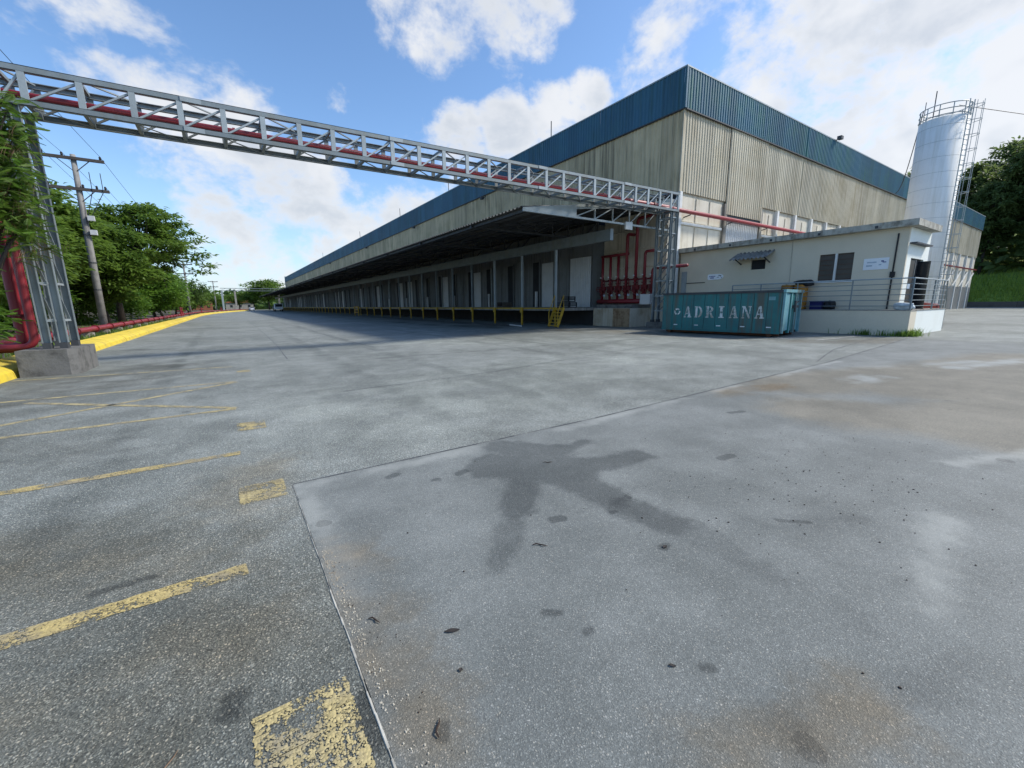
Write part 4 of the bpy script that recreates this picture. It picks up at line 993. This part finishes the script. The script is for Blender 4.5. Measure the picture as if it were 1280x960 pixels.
# ================================================================== SILO
sx, sy, sr, sh = 42.9, 9.67, 1.27, 13.75
si = empty('silo', (sx, sy, .2), 'tall white steel silo with caged ladder behind the annex', 'silo')
b = MB(); zs_ = [fall(40)]+[fall(40)+.05]
b.tube([(sx,sy,.2),(sx,sy,sh)], sr, 64); b.build('shell', 'silo_paint', si, smooth=True)
MB().tube([(sx,sy,sh+.002),(sx,sy,sh+.12),(sx,sy,sh+.26)], [sr,sr*.8,.2], 48).build('dome', 'silo_paint', si)
for k in range(13): MB().tube([(sx,sy,1.2+k),(sx,sy,1.215+k)], sr+.006, 64, cap=False).build('weld_seam', 'galv_light', si)
def circ(z, r, n=36, a0=0, a1=360): return [(sx+r*math.cos(R_(a0+(a1-a0)*i/n)), sy+r*math.sin(R_(a0+(a1-a0)*i/n)), z) for i in range(n+1)]
for z in (sh+.12, sh+.45, sh+.78): MB().tube(circ(z, sr+.02), .03, 6, cap=False).build('top_rail', 'galv_light', si)
for k in range(12):
    a = R_(30*k); MB().tube([(sx+(sr+.02)*math.cos(a),sy+(sr+.02)*math.sin(a),sh+.02),(sx+(sr+.02)*math.cos(a),sy+(sr+.02)*math.sin(a),sh+.78)], .028, 6).build('top_post', 'galv_light', si)
la = math.atan2(-.96, -.28)   # side of the shell seen at the right
ux, uy = math.cos(la), math.sin(la); tx_, ty_ = -uy, ux
lad = MB()
for s in (-.24,.24): lad.tube([(sx+ux*(sr+.14)+tx_*s,sy+uy*(sr+.14)+ty_*s,.4),(sx+ux*(sr+.14)+tx_*s,sy+uy*(sr+.14)+ty_*s,sh+.85)], .03, 6)
ld = lad.build('ladder', 'galv_light', si)
z = .6
while z < sh+.8:
    MB().bar((sx+ux*(sr+.14)-tx_*.23,sy+uy*(sr+.14)-ty_*.23,z),(sx+ux*(sr+.14)+tx_*.23,sy+uy*(sr+.14)+ty_*.23,z),.03,.03).build('rung', 'galv_light', ld); z += .32
z = 2.4
while z < sh+.7:
    pts = [(sx+ux*(sr+.16+.62*math.sin(R_(a)))+tx_*.36*math.cos(R_(a)), sy+uy*(sr+.16+.62*math.sin(R_(a)))+ty_*.36*math.cos(R_(a)), z) for a in range(0,181,20)]
    MB().tube(pts, .02, 5).build('cage_hoop', 'galv_light', ld); z += .9
for a in (40, 90, 140):
    pts = [(sx+ux*(sr+.16+.62*math.sin(R_(a)))+tx_*.36*math.cos(R_(a)), sy+uy*(sr+.16+.62*math.sin(R_(a)))+ty_*.36*math.cos(R_(a)), z) for z in (2.4, sh+.6)]
    MB().tube(pts, .016, 5).build('cage_bar', 'galv_light', ld)
MB().tube([(sx-.4,sy+.5,sh+.1),(sx-.4,sy+.5,sh+2.0)], .03, 6).build('antenna', 'dark_steel', si)
MB().tube([(sx-.9,sy+.85,sh+.1),(sx-.9,sy+.85,sh+1.3)], .022, 6).build('antenna', 'dark_steel', si)
N=12; MB().tube([(42.0+14*i/N, 10.6+4.7*i/N, 14.5-2.6*i/N-1.5*math.sin(math.pi*i/N)) for i in range(N+1)], .03, 5).build('feed_cable', 'cable', si)
tag(MB().tube([(sx+.3+(60)*i/10, sy-.6-22*i/10, sh+.9+3*i/10-1.0*math.sin(math.pi*i/10)) for i in range(11)], .025, 4).build('power_line', 'cable'), 'cable leaving the silo top towards the hillside trees', 'cable')

# ---- red car parked beyond the annex
def car(x, y, rz, body, label, z=.19):
    c = empty('parked_car', (x,y,z), label, 'car', rz=rz)
    prof = [(-2.0,.28),(-2.02,.75),(-1.9,.92),(-1.25,1.0),(-.75,1.42),(.55,1.46),(1.35,1.02),(1.95,.95),(2.02,.6),(1.98,.28)]
    b = MB(); b.prism(prof, lambda u,v,d:(u,d,v), -.82, .82); o = L(b,'body',body,c)
    for s in (-1,1):
        gl = [(-1.05,1.0),(-.68,1.36),(-.12,1.39),(-.12,1.0)]; g2 = [(-.05,1.0),(-.05,1.39),(.5,1.40),(1.1,1.02)]
        for g in (gl,g2): bb = MB(); bb.prism(g, lambda u,v,d:(u,d,v), s*.822, s*.835); L(bb,'window','glass_dark',c)
        for xw in (-1.25,1.25):
            w = L(MB().tube([(xw,s*.62,.31),(xw,s*.85,.31)], .31, 18),'wheel','black_plastic',c); L(MB().tube([(xw,s*.851,.31),(xw,s*.865,.31)], .19, 12),'rim','galv_light',w)
        L(MB().box(1.90,2.03,s*.62-.16,s*.62+.16,.66,.80),'headlight','letter_white',c)
        L(MB().box(-2.05,-1.93,s*.66-.14,s*.66+.14,.70,.88),'tail_light','dark_red',c)
    bb = MB(); bb.prism([(.60,1.44),(1.32,1.04),(1.36,1.06),(.64,1.46)], lambda u,v,d:(u,d,v), -.7,.7); L(bb,'windscreen','glass_dark',c)
    bb = MB(); bb.prism([(-1.22,1.02),(-.78,1.42),(-.81,1.44),(-1.26,1.04)], lambda u,v,d:(u,d,v), -.7,.7); L(bb,'rear_window','glass_dark',c)
    return c
car(34.6, 8.7, R_(96), 'car_red', 'red car parked past the annex, seen through the guard rail').scale = (1,1,1.22)

# ---- white truck far down the yard under the canopy
tk = empty('parked_truck', (13.0, 152, .1), 'small white truck backed under the far end of the canopy', 'truck')
MB().box(12.0,14.3,149.9,151.6,.75,2.5).build('cab', 'truck_white', tk)
MB().box(12.2,14.1,149.84,149.895,1.55,2.35).build('windscreen', 'glass_dark', tk)
MB().box(11.95,14.35,151.8,158,.95,1.6).build('bed', 'dark_steel', tk)
for yy in (150.8,156.0):
    for x in (12.05,14.0): MB().tube([(x,yy,.5),(x+.28,yy,.5)], .45, 14).build('wheel', 'black_plastic', tk)
for x in (12.2,13.8): MB().box(x,x+.3,149.83,149.895,.9,1.15).build('headlight', 'letter_white', tk)
car(8.5, 215, R_(95), 'truck_white', 'tiny pale car at the far end of the yard', .02)
# ---- far gantry by the gate
fg = empty('far_gantry', (8, 222, 0), 'distant steel pipe gantry crossing the far end of the yard', 'gantry')
for x in (-1.5, 3.2, 20): MB().box(x-.35,x+.35,221.6,222.4,0,8.5).build('leg', 'galv_light' if x < 0 else 'concrete', fg)
MB().box(-2,22,221.7,222.3,8.5,8.7).build('bottom_chord', 'galv', fg); MB().box(-2,22,221.7,222.3,9.5,9.7).build('top_chord', 'galv', fg)
for k in range(12): MB().bar((-2+2*k,221.9,8.7),(0+2*k,221.9,9.5),.08,.08).build('diagonal', 'dark_steel', fg)
# ---- houses beyond the far end
def house(x,y,w,d,h,label,rf='roof_tile',wl='roof_tile'):
    e = empty('house',(x,y,0),label,'house')
    MB().box(x-w/2,x+w/2,y-d/2,y+d/2,0,h).build('wall',wl,e)
    b = MB(); b.prism([(x-w/2-.5,h+.01),(x+w/2+.5,h+.01),(x,h+w*.22)], lambda u,v,dd:(u,dd,v), y-d/2-.5,y+d/2+.5); b.build('roof',rf,e)
    for k in range(3): MB().box(x-w/2+w*(k+.5)/3.2,x-w/2+w*(k+.5)/3.2+1.2,y-d/2-.06,y-d/2-.01,1.4,2.8).build('window','glass_dark',e)
house(-11, 262, 9, 8, 4, 'brick red house with tiled roof at the end of the kerb')
house(6, 300, 14, 10, 4, 'low pale shed with red roof beyond the far gantry', wl='concrete')

# ================================================================== VEGETATION
def leaf_quads(b, c, d, up, ln, w):
    """one bent leaf blade: two quads"""
    d = d.normalized(); s = d.cross(up)
    if s.length < 1e-3: s = Vector((1,0,0))
    s = s.normalized()*(w/2); m = c+d*ln*.5; e = c+d*ln+Vector((0,0,-.18*ln)); k = len(b.v)
    b.v += [tuple(c-s*.4),tuple(c+s*.4),tuple(m+s),tuple(m-s),tuple(e+s*.25),tuple(e-s*.25)]
    b.f += [(k,k+1,k+2,k+3),(k+3,k+2,k+4,k+5)]
def make_tree(name, loc, H, spread, seed, leafm, label, cat='tree', trunk_h=.32, layers=False, nclump=70, nleaf=60, ls=.34, group=None, flat=.5, tr=.16, bias=(0,0), cs=1.0, extra=()):
    r = random.Random(seed); e = empty(name, loc, label, cat, group); base = Vector(loc)
    wood = MB(); lv = MB(); th = H*trunk_h; lean = Vector((r.uniform(-.3,.3), r.uniform(-.3,.3), 0))
    top = Vector((0,0,th))+lean; wood.tube([(0,0,-.1),tuple(top*.5),tuple(top)], [tr*1.3,tr,tr*.85], 9)
    clumps = []
    for i in range(nclump):
        for _ in range(30):
            u = Vector((r.uniform(-1,1),r.uniform(-1,1),r.uniform(-1,1)))
            if .35 < u.length < 1 : break
        a = math.atan2(u.y,u.x); lob = 1+.28*math.sin(3*a+seed)+.18*math.sin(5*a+seed*2.3)
        zz = th*1.05+(H-th)*(.5+.5*u.z)
        if layers: zz = th*.95+(H-th)*((.5+.5*u.z)**.8); 
        taper = 1-.35*max(0,(zz-th)/(H-th)-.55)
        c = Vector((u.x*spread*lob*taper+bias[0]*max(0,(zz-th)/(H-th)), u.y*spread*lob*taper+bias[1]*max(0,(zz-th)/(H-th)), zz))
        clumps.append(c)
    clumps += [Vector(q) for q in extra]
    # limbs: a handful of main boughs, then twigs to clumps
    nb = 7; boughs = []
    for i in range(nb):
        c = clumps[i*len(clumps)//nb]; p = top.lerp(c, .62); mid = top.lerp(p,.5)+Vector((r.uniform(-.3,.3),r.uniform(-.3,.3),.25))
        wood.tube([tuple(top-Vector((0,0,.15*th*r.random()))),tuple(mid),tuple(p)], [tr*.62,tr*.42,tr*.25], 6); boughs.append(p)
    for c in clumps:
        p = min(boughs, key=lambda q:(q-c).length); mid = p.lerp(c,.5)+Vector((0,0,.12))
        wood.tube([tuple(p),tuple(mid),tuple(c)], [tr*.22,tr*.13,tr*.06], 4, cap=False)
    for c in clumps:
        cr_ = spread*r.uniform(.20,.34)*cs; out_ = Vector((c.x,c.y,0)); out_ = out_.normalized() if out_.length>.1 else Vector((1,0,0))
        for k in range(nleaf):
            g = Vector((r.gauss(0,1),r.gauss(0,1),r.gauss(0,1)*flat))*cr_*.5
            d = Vector((g.x,g.y,g.z))*.8+Vector((r.gauss(0,1),r.gauss(0,1),r.gauss(0,.7)))*cr_*.35+out_*cr_*.2
            leaf_quads(lv, c+g, d, Vector((r.uniform(-.7,.7),r.uniform(-.7,.7),1)), ls*r.uniform(.6,1.35), ls*r.uniform(.34,.6))
    wood.build('trunk','bark',e,local=True,smooth=True); lv.build('crown',leafm,e,local=True)
    return e
GT = 'trees along the verge'
make_tree('spreading_tree', (-8.2,52,.2), 10.6, 4.7, 11, 'leaf_mid', 'big spreading tree reaching over the kerb beyond the pole', layers=True, nclump=210, nleaf=95, ls=.34, group=GT, flat=.24, tr=.24, bias=(2.4,0), cs=.62, extra=[(5.3,0,9.2),(5.9,.5,8.5),(6.4,-.4,7.7),(6.7,.2,6.5),(7.0,0,5.4),(6.4,.3,4.8),(5.4,-.3,7.0),(4.6,.2,9.8),(6.0,0,6.0)])
make_tree('leafy_tree', (-10.0,39,.2), 9.0, 4.0, 23, 'leaf_mid', 'dense green tree behind the nearest pole', nclump=190, nleaf=95, ls=.36, group=GT, flat=.35, tr=.2, cs=.75)
make_tree('leafy_tree', (-9.3,28.5,.2), 6.9, 3.0, 31, 'leaf_mid', 'shorter dark tree just behind the left gantry leg', nclump=120, nleaf=110, ls=.30, group=GT, flat=.45, tr=.16, trunk_h=.25)
make_tree('leafy_tree', (-13.2,33,.2), 8.3, 3.8, 37, 'leaf_dark', 'dark tree at the back between the shorter tree and the dense one', nclump=130, nleaf=100, ls=.42, group=GT, tr=.2)
make_tree('leafy_tree', (-7.6,68,.2), 6.0, 3.4, 41, 'leaf_bright', 'bright green low tree past the spreading one', nclump=90, nleaf=80, ls=.36, group=GT, trunk_h=.15)
make_tree('leafy_tree', (-8.4,83,.2), 6.6, 3.8, 43, 'leaf_mid', 'rounded tree before the second pole', nclump=80, nleaf=75, ls=.4, group=GT, trunk_h=.15)
make_tree('leafy_tree', (-15,62,.2), 9.6, 5.5, 47, 'leaf_dark', 'broad dark tree standing behind the spreading one', nclump=100, nleaf=80, ls=.45, group=GT, tr=.22)
make_tree('leafy_tree', (-8.5,104,.2), 7.6, 4.0, 53, 'leaf_dark', 'dark tree right behind the second pole', nclump=80, nleaf=70, ls=.5, group=GT, trunk_h=.15)
make_tree('leafy_tree', (-8.0,128,.2), 7.0, 4.6, 59, 'leaf_mid', 'small tree between the second and third poles', nclump=70, nleaf=60, ls=.55, group=GT, trunk_h=.15)
for i,(x,y,h,s_) in enumerate(((-11,23,4.2,2.4),(-10.5,34.5,3.6,2.2),(-9.6,46,3.4,2.4),(-9.0,59,3.6,2.2))):
    make_tree('shrub', (x,y,.2), h, s_, 70+i, 'leaf_bright' if i%2 else 'leaf_mid', ['leafy shrub low behind the gantry leg','pale leafy shrub under the dense tree','leafy shrub left of the spreading tree trunk','pale leafy shrub right of the spreading tree trunk'][i], 'shrub', trunk_h=.08, nclump=60, nleaf=70, ls=.26, group='shrubs under the trees', tr=.06)
# far end trees
make_tree('leafy_tree', (-7.9,45.5,.2), 7.6, 3.2, 91, 'leaf_mid', 'medium tree filling the gap between the pole and the spreading tree', nclump=150, nleaf=90, ls=.32, group=GT, flat=.35, tr=.15, trunk_h=.22, cs=.72)
make_tree('leafy_tree', (-17,47,.2), 10, 5.5, 92, 'leaf_dark', 'broad dark tree farthest back left of the pole', nclump=120, nleaf=90, ls=.5, group=GT, tr=.22, trunk_h=.15)
GF = 'trees past the far gantry'
ft = make_tree('far_tree', (17,240,0), 15, 8, 61, 'leaf_mid', 'tallest tree above the canopy end, in front of the far belt', nclump=80, nleaf=60, ls=1.0, group=GF, tr=.4, flat=.35)
for x,y,s_,lb in ((30,246,.85,'far tree hidden mostly by the canopy end'),(5,262,.62,'far tree seen left of the far gantry beam'),(-6,275,.6,'far tree above the pale shed roof'),(11,250,.7,'far tree directly behind the gantry beam')):
    copy_tree(ft, (x,y,0), x, s_, lb)
make_tree('far_tree', (-14,235,0), 9, 7, 67, 'leaf_dark', 'dark far tree beside the brick red house', nclump=70, nleaf=55, ls=.9, group=GF, tr=.3, trunk_h=.12)
make_tree('far_tree', (-22,205,0), 9.5, 7, 68, 'leaf_mid', 'green far tree left of the third pole', nclump=70, nleaf=55, ls=.9, group=GF, tr=.3, trunk_h=.12)
# wooded ridge on the horizon
b = MB(); r2 = random.Random(5)
for i in range(12000):
    x = r2.uniform(-260,120); y = 330+r2.uniform(0,120); z = r2.uniform(0,1)**1.3*(11+7*mnoise.noise(Vector((x*.02,y*.02,0))))
    leaf_quads(b, Vector((x,y,z)), Vector((r2.uniform(-1,1),r2.uniform(-1,1),r2.uniform(-.3,.5))), Vector((r2.uniform(-1,1),r2.uniform(-1,1),.4)), 3.6, 2.6)
o = b.build('far_woods','leaf_dark',local=True); o['kind']='stuff'; o['label']='dark wooded belt along the horizon'
o['category']='woods'
# ---- feathery shrub hanging over the gantry leg
sb = empty('feathery_shrub', (-4.62, 13.72, .2), 'feathery green shrub with dry brown fronds hanging over the left gantry leg', 'shrub')
wood, gr, br, dry = MB(), MB(), MB(), MB(); r = random.Random(99)
def frond(bm, p, d, ln, leafl, drop, npair=15):
    d = d.normalized(); q = Vector(p); step = ln/npair; side = d.cross(Vector((0,0,1)))
    side = side.normalized() if side.length > .05 else Vector((1,0,0))
    for i in range(npair):
        f = i/npair; d = (d+Vector((0,0,-drop*step))).normalized(); q = q+d*step
        s = d.cross(Vector((0,0,1))); s = s.normalized() if s.length > .05 else side
        L_ = leafl*(math.sin(math.pi*(.12+.83*f)))
        for sg in (-1,1):
            e = (s*sg+d*.55+Vector((0,0,-.25))).normalized(); leaf_quads(bm, q, e, d, L_, .013+.006*r.random())
B0 = Vector((0,0,0))
heads = []
for i in range(60):
    z = r.uniform(2.7,5.7) if i % 6 else r.uniform(.6,2.4); x = r.gauss(.88, .22)+.08 if z > 2.6 else r.gauss(.22, .10); heads.append(Vector((x, r.gauss(.12,.22), z)))
    if i % 2 == 0: wood.tube([(0,0,-.1),(x*.35,.0,z*.5),(x*.75,heads[-1].y*.7,z*.85),tuple(heads[-1])], [.06,.045,.025,.012], 6)
for h in heads:
    for k in range(17):
        a = r.uniform(0,6.28); d = Vector((math.cos(a),math.sin(a)*.8,r.uniform(-.4,.55))); st_ = h+Vector((r.gauss(0,.12),r.gauss(0,.12),r.gauss(0,.16)))
        frond(br if h.z < 1.9 or r.random() < .30 else gr, st_, d, r.uniform(.26,.50), r.uniform(.055,.095), r.uniform(.6,1.9), 20)
for h in ((1.10,.1,4.0),(1.32,.15,2.75),(1.0,.0,3.2),(1.15,.1,4.9),(1.05,.0,2.5),(1.2,.1,3.6)):
    h = Vector(h)
    for k in range(26):
        a = r.uniform(0,6.28); d = Vector((math.cos(a)*.5,math.sin(a)*.5-.2,-.7)); p = h+Vector((r.gauss(0,.15),r.gauss(-.12,.08),r.gauss(0,.13)))
        for j in range(3):
            leaf_quads(dry, p+Vector((r.gauss(0,.05),r.gauss(0,.05),0)), d+Vector((r.gauss(0,.25),r.gauss(0,.25),-.4)), Vector((1,.3,.2)), r.uniform(.18,.42), .022)
wood.build('trunk','bark',sb,local=True); gr.build('crown','leaf_mid',sb,local=True); br.build('crown','leaf_bright',sb,local=True); dry.build('dry_fronds','leaf_dry',sb,local=True)
# grass and weeds
def blades(name, n, fx, hmin, hmax, m, label, w=.014, seed=1):
    r = random.Random(seed); b = MB()
    for i in range(n):
        x,y,z,s = fx(r); h = r.uniform(hmin,hmax)*s; a = r.uniform(0,6.28); l = r.uniform(.1,.6)*h; k = len(b.v); ww = w*s
        dx,dy = math.cos(a),math.sin(a)
        b.v += [(x-dy*ww,y+dx*ww,z),(x+dy*ww,y-dx*ww,z),(x+dx*l*.35+dy*ww*.7,y+dy*l*.35-dx*ww*.7,z+h*.6),(x+dx*l*.35-dy*ww*.7,y+dy*l*.35+dx*ww*.7,z+h*.6),(x+dx*l,y+dy*l,z+h)]
        b.f += [(k,k+1,k+2,k+3),(k+3,k+2,k+4)]
    o = b.build(name, m, local=True); o['kind'] = 'stuff'; o['label'] = label; return o
def weed(r):
    k = r.random()
    if k < .62: return (PX-abs(r.gauss(0,.12))-.01, 4.85+abs(r.gauss(0,.75))*r.random()+(1.2 if r.random()<.25 else 0), fall(21.4), 1.0)
    return (PX+abs(r.gauss(0,.7))-.05, PY-abs(r.gauss(0,.13))-.01, fall(22), 1.2)
blades('weeds', 520, weed, .03, .30, 'grass_blade', 'green weeds growing along the foot of the platform', .012, 3)
blades('verge_grass', 9000, lambda r: (-4.95-abs(r.gauss(0,1.6)), r.uniform(6,60), .18, 1.0), .08, .34, 'grass_blade', 'grass and weeds on the verge behind the kerb', .02, 4)
# hillside on the right
def hillz(x, y): return max(0, (x-114))*.42*(1 if x < 128 else 1)+.3*mnoise.noise(Vector((x*.15,y*.15,0))) if x > 114 else 0.0
def hz_(x): 
    if x <= 113: return .2
    if x <= 126: return .2+(x-113)*.50
    return .2+6.5+(x-126)*.22
mat('hill_grass', (.25,.34,.055), .9, (.15,.21,.035), .35, .8, bump=.5, bscale=3)
sheet('hillside', 'hill_grass', [[(x,y,hz_(x)+(.7*mnoise.noise(Vector((x*.13,y*.13,1))) if x>114 else 0)) for x in (112.6,113.5,116,119,122,126,135,150,175,220)] for y in range(-120,101,6)], 'grassy bank rising to the wooded hill on the right')
rw = empty('retaining_wall', (112.2,0,.15), 'low dark retaining wall at the foot of the grassy bank', 'wall')
y = -100
while y < 96: MB().box(111.9,112.5,y+.02,y+7.98,.15,1.15+rnd.uniform(-.03,.03)).build('wall_block','low_wall',rw); y += 8
blades('bank_grass', 14000, lambda r: (lambda x,y:(x,y,hz_(x)+.7*mnoise.noise(Vector((x*.13,y*.13,1)))-.1,1.0))(113.6+abs(r.gauss(0,7)), r.uniform(-30,45)), .3, 1.1, 'bank_blade', 'tall grass on the bank', .09, 6)
GH = 'eucalyptus trees on the hill'
eu1 = make_tree('eucalyptus_tree', (131,14,7), 25, 6.0, 81, 'leaf_euc', 'tall dark eucalyptus at the right frame edge', nclump=190, nleaf=75, ls=.75, group=GH, trunk_h=.30, tr=.35, flat=.5, cs=.7)
eu2 = make_tree('eucalyptus_tree', (134,24,7), 22, 5.4, 85, 'leaf_euc', 'eucalyptus just right of the silo ladder', nclump=180, nleaf=70, ls=.75, group=GH, trunk_h=.26, tr=.32, flat=.5, cs=.7)
for i,(src,x,y,sc,lb) in enumerate(((eu1,129,5,1.02,'second tall eucalyptus partly cut by the right frame edge'),(eu2,127,19.5,.78,'shorter eucalyptus in front of the hill trees'),(eu1,142,33,.92,'eucalyptus at the back behind the silo'),(eu2,141,9,1.22,'tallest eucalyptus at the back of the hill'),(eu1,128,27.5,.66,'low eucalyptus beside the far warehouse corner'),(eu2,146,20,1.1,'eucalyptus crown filling the gap behind the front row'),(eu1,128,-5,1.0,'eucalyptus beyond the right frame edge'),(eu2,124.5,12,.55,'small eucalyptus low on the bank'),(eu1,150,44,.85,'eucalyptus farthest to the left over the roof'),(eu2,126,1.5,.62,'small dark eucalyptus low at the right'))):
    copy_tree(src, (x,y,hz_(x)-.3), i*1.7+.4, sc, lb)
b = MB(); r2 = random.Random(15)
for i in range(6500):
    y = r2.uniform(-60,70); x = 126+r2.uniform(0,1)**1.3*30; z = hz_(x)+r2.uniform(0,1)*8.5
    leaf_quads(b, Vector((x,y,z)), Vector((r2.uniform(-1,1),r2.uniform(-1,1),r2.uniform(-.3,.5))), Vector((r2.uniform(-1,1),r2.uniform(-1,1),.4)), 1.9, 1.1)
o = b.build('undergrowth','leaf_euc',local=True); o['kind']='stuff'; o['label']='dark undergrowth between the hill trees'

# ================================================================== LITTER ON THE APRON
def twig(x, y, ln, a, label, m='twig', r0=.004):
    z = fall(x)+.008; pts = []
    for i in range(5):
        f = i/4-.5; bend = .12*ln*math.sin(i*1.3); pts.append((x+math.cos(a)*ln*f-math.sin(a)*bend, y+math.sin(a)*ln*f+math.cos(a)*bend, z+r0*.6+.004*(i%2)))
    return tag(MB().tube(pts, [r0*.7,r0,r0*1.1,r0*.9,r0*.4], 5).build('twig', m), label, 'twig', 'twigs on the ground')
def dleaf(x, y, ln, w, a, label):
    z = fall(x)+.007; b = MB(); n = 7
    for i in range(n+1):
        f = i/n; ww = w*math.sin(math.pi*min(1,f*.94+.03)); cx_ = x+math.cos(a)*ln*(f-.5); cy_ = y+math.sin(a)*ln*(f-.5); zz = z+.002*math.sin(f*5)
        b.v += [(cx_-math.sin(a)*ww,cy_+math.cos(a)*ww,zz+.003),(cx_,cy_,zz),(cx_+math.sin(a)*ww,cy_-math.cos(a)*ww,zz+.002)]
    for i in range(n):
        k=3*i; b.f += [(k,k+3,k+4,k+1),(k+1,k+4,k+5,k+2)]
    return tag(b.build('fallen_leaf','dead_leaf'), label, 'leaf', 'fallen leaves on the ground')
dleaf(.72,1.62,.075,.012,R_(-20),'dark curled leaf on the apron near the front')
dleaf(.655,1.40,.022,.010,R_(50),'tiny black leaf just in front of the curled one')
dleaf(2.16,1.48,.045,.013,R_(10),'flat dark leaf right of the damp stain')
dleaf(1.42,.90,.035,.007,R_(-40),'narrow dark leaf close to the lower frame edge')
twig(1.51,1.95,.10,R_(-35),'short curved twig below the damp stain')
twig(2.45,3.05,.09,R_(160),'short twig right of the damp stain arm')
twig(-.35,1.62,.11,R_(75),'pale dry straw beside the nearest yellow dash','leaf_dry',.0025)
twig(-.62,1.42,.09,R_(60),'pale dry straw on the near asphalt left of the dash','leaf_dry',.0025)
twig(.47,1.22,.07,R_(70),'thin twig on the apron edge beside the seam')
twig(.43,1.9,.07,R_(-50),'bent twig on the grit by the seam')
b = MB(); r2 = random.Random(21)
for i in range(240):
    k = r2.random()
    if k < .62: x,y = r2.gauss(4.2,1.0), r2.gauss(1.35,.55)
    elif k < .8: x,y = r2.uniform(.8,6), r2.uniform(.4,3.6)
    else: x,y = r2.uniform(.32,.5), r2.uniform(1.0,2.6)
    if y > 3.8 or x < .32: continue
    s = r2.uniform(.002,.0050)*(1 if k < .8 else .6); z = fall(x)+.005; a = r2.uniform(0,3.1)
    b.quadbox([(x+s*1.6*math.cos(a+q*1.571+.3)*(1 if q%2 else .6), y+s*1.6*math.sin(a+q*1.571+.3)*(1 if q%2 else .6), z) for q in range(4)]+[(x+s*math.cos(a+q*1.571+.3), y+s*math.sin(a+q*1.571+.3), z+s) for q in range(4)])
o = b.build('leaf_litter','twig',local=True); o['kind']='stuff'; o['label']='scattered dark seed pods and leaf bits on the apron'
b = MB()
for i in range(420):
    y = r2.uniform(.7,2.7); x = .315+abs(r2.gauss(0,.05))*(1.3 if y < 1.7 else .6); s = r2.uniform(.0015,.005); z = .0045
    b.quadbox([(x+s*math.cos(q*1.571+i),y+s*math.sin(q*1.571+i),z) for q in range(4)]+[(x+.6*s*math.cos(q*1.571+i),y+.6*s*math.sin(q*1.571+i),z+s) for q in range(4)])
o = b.build('grit','stained_concrete',local=True); o['kind']='stuff'; o['label']='loose grit gathered along the apron edge'

S.render.engine = 'CYCLES'
S.cycles.max_bounces = 5; S.cycles.transparent_max_bounces = 8
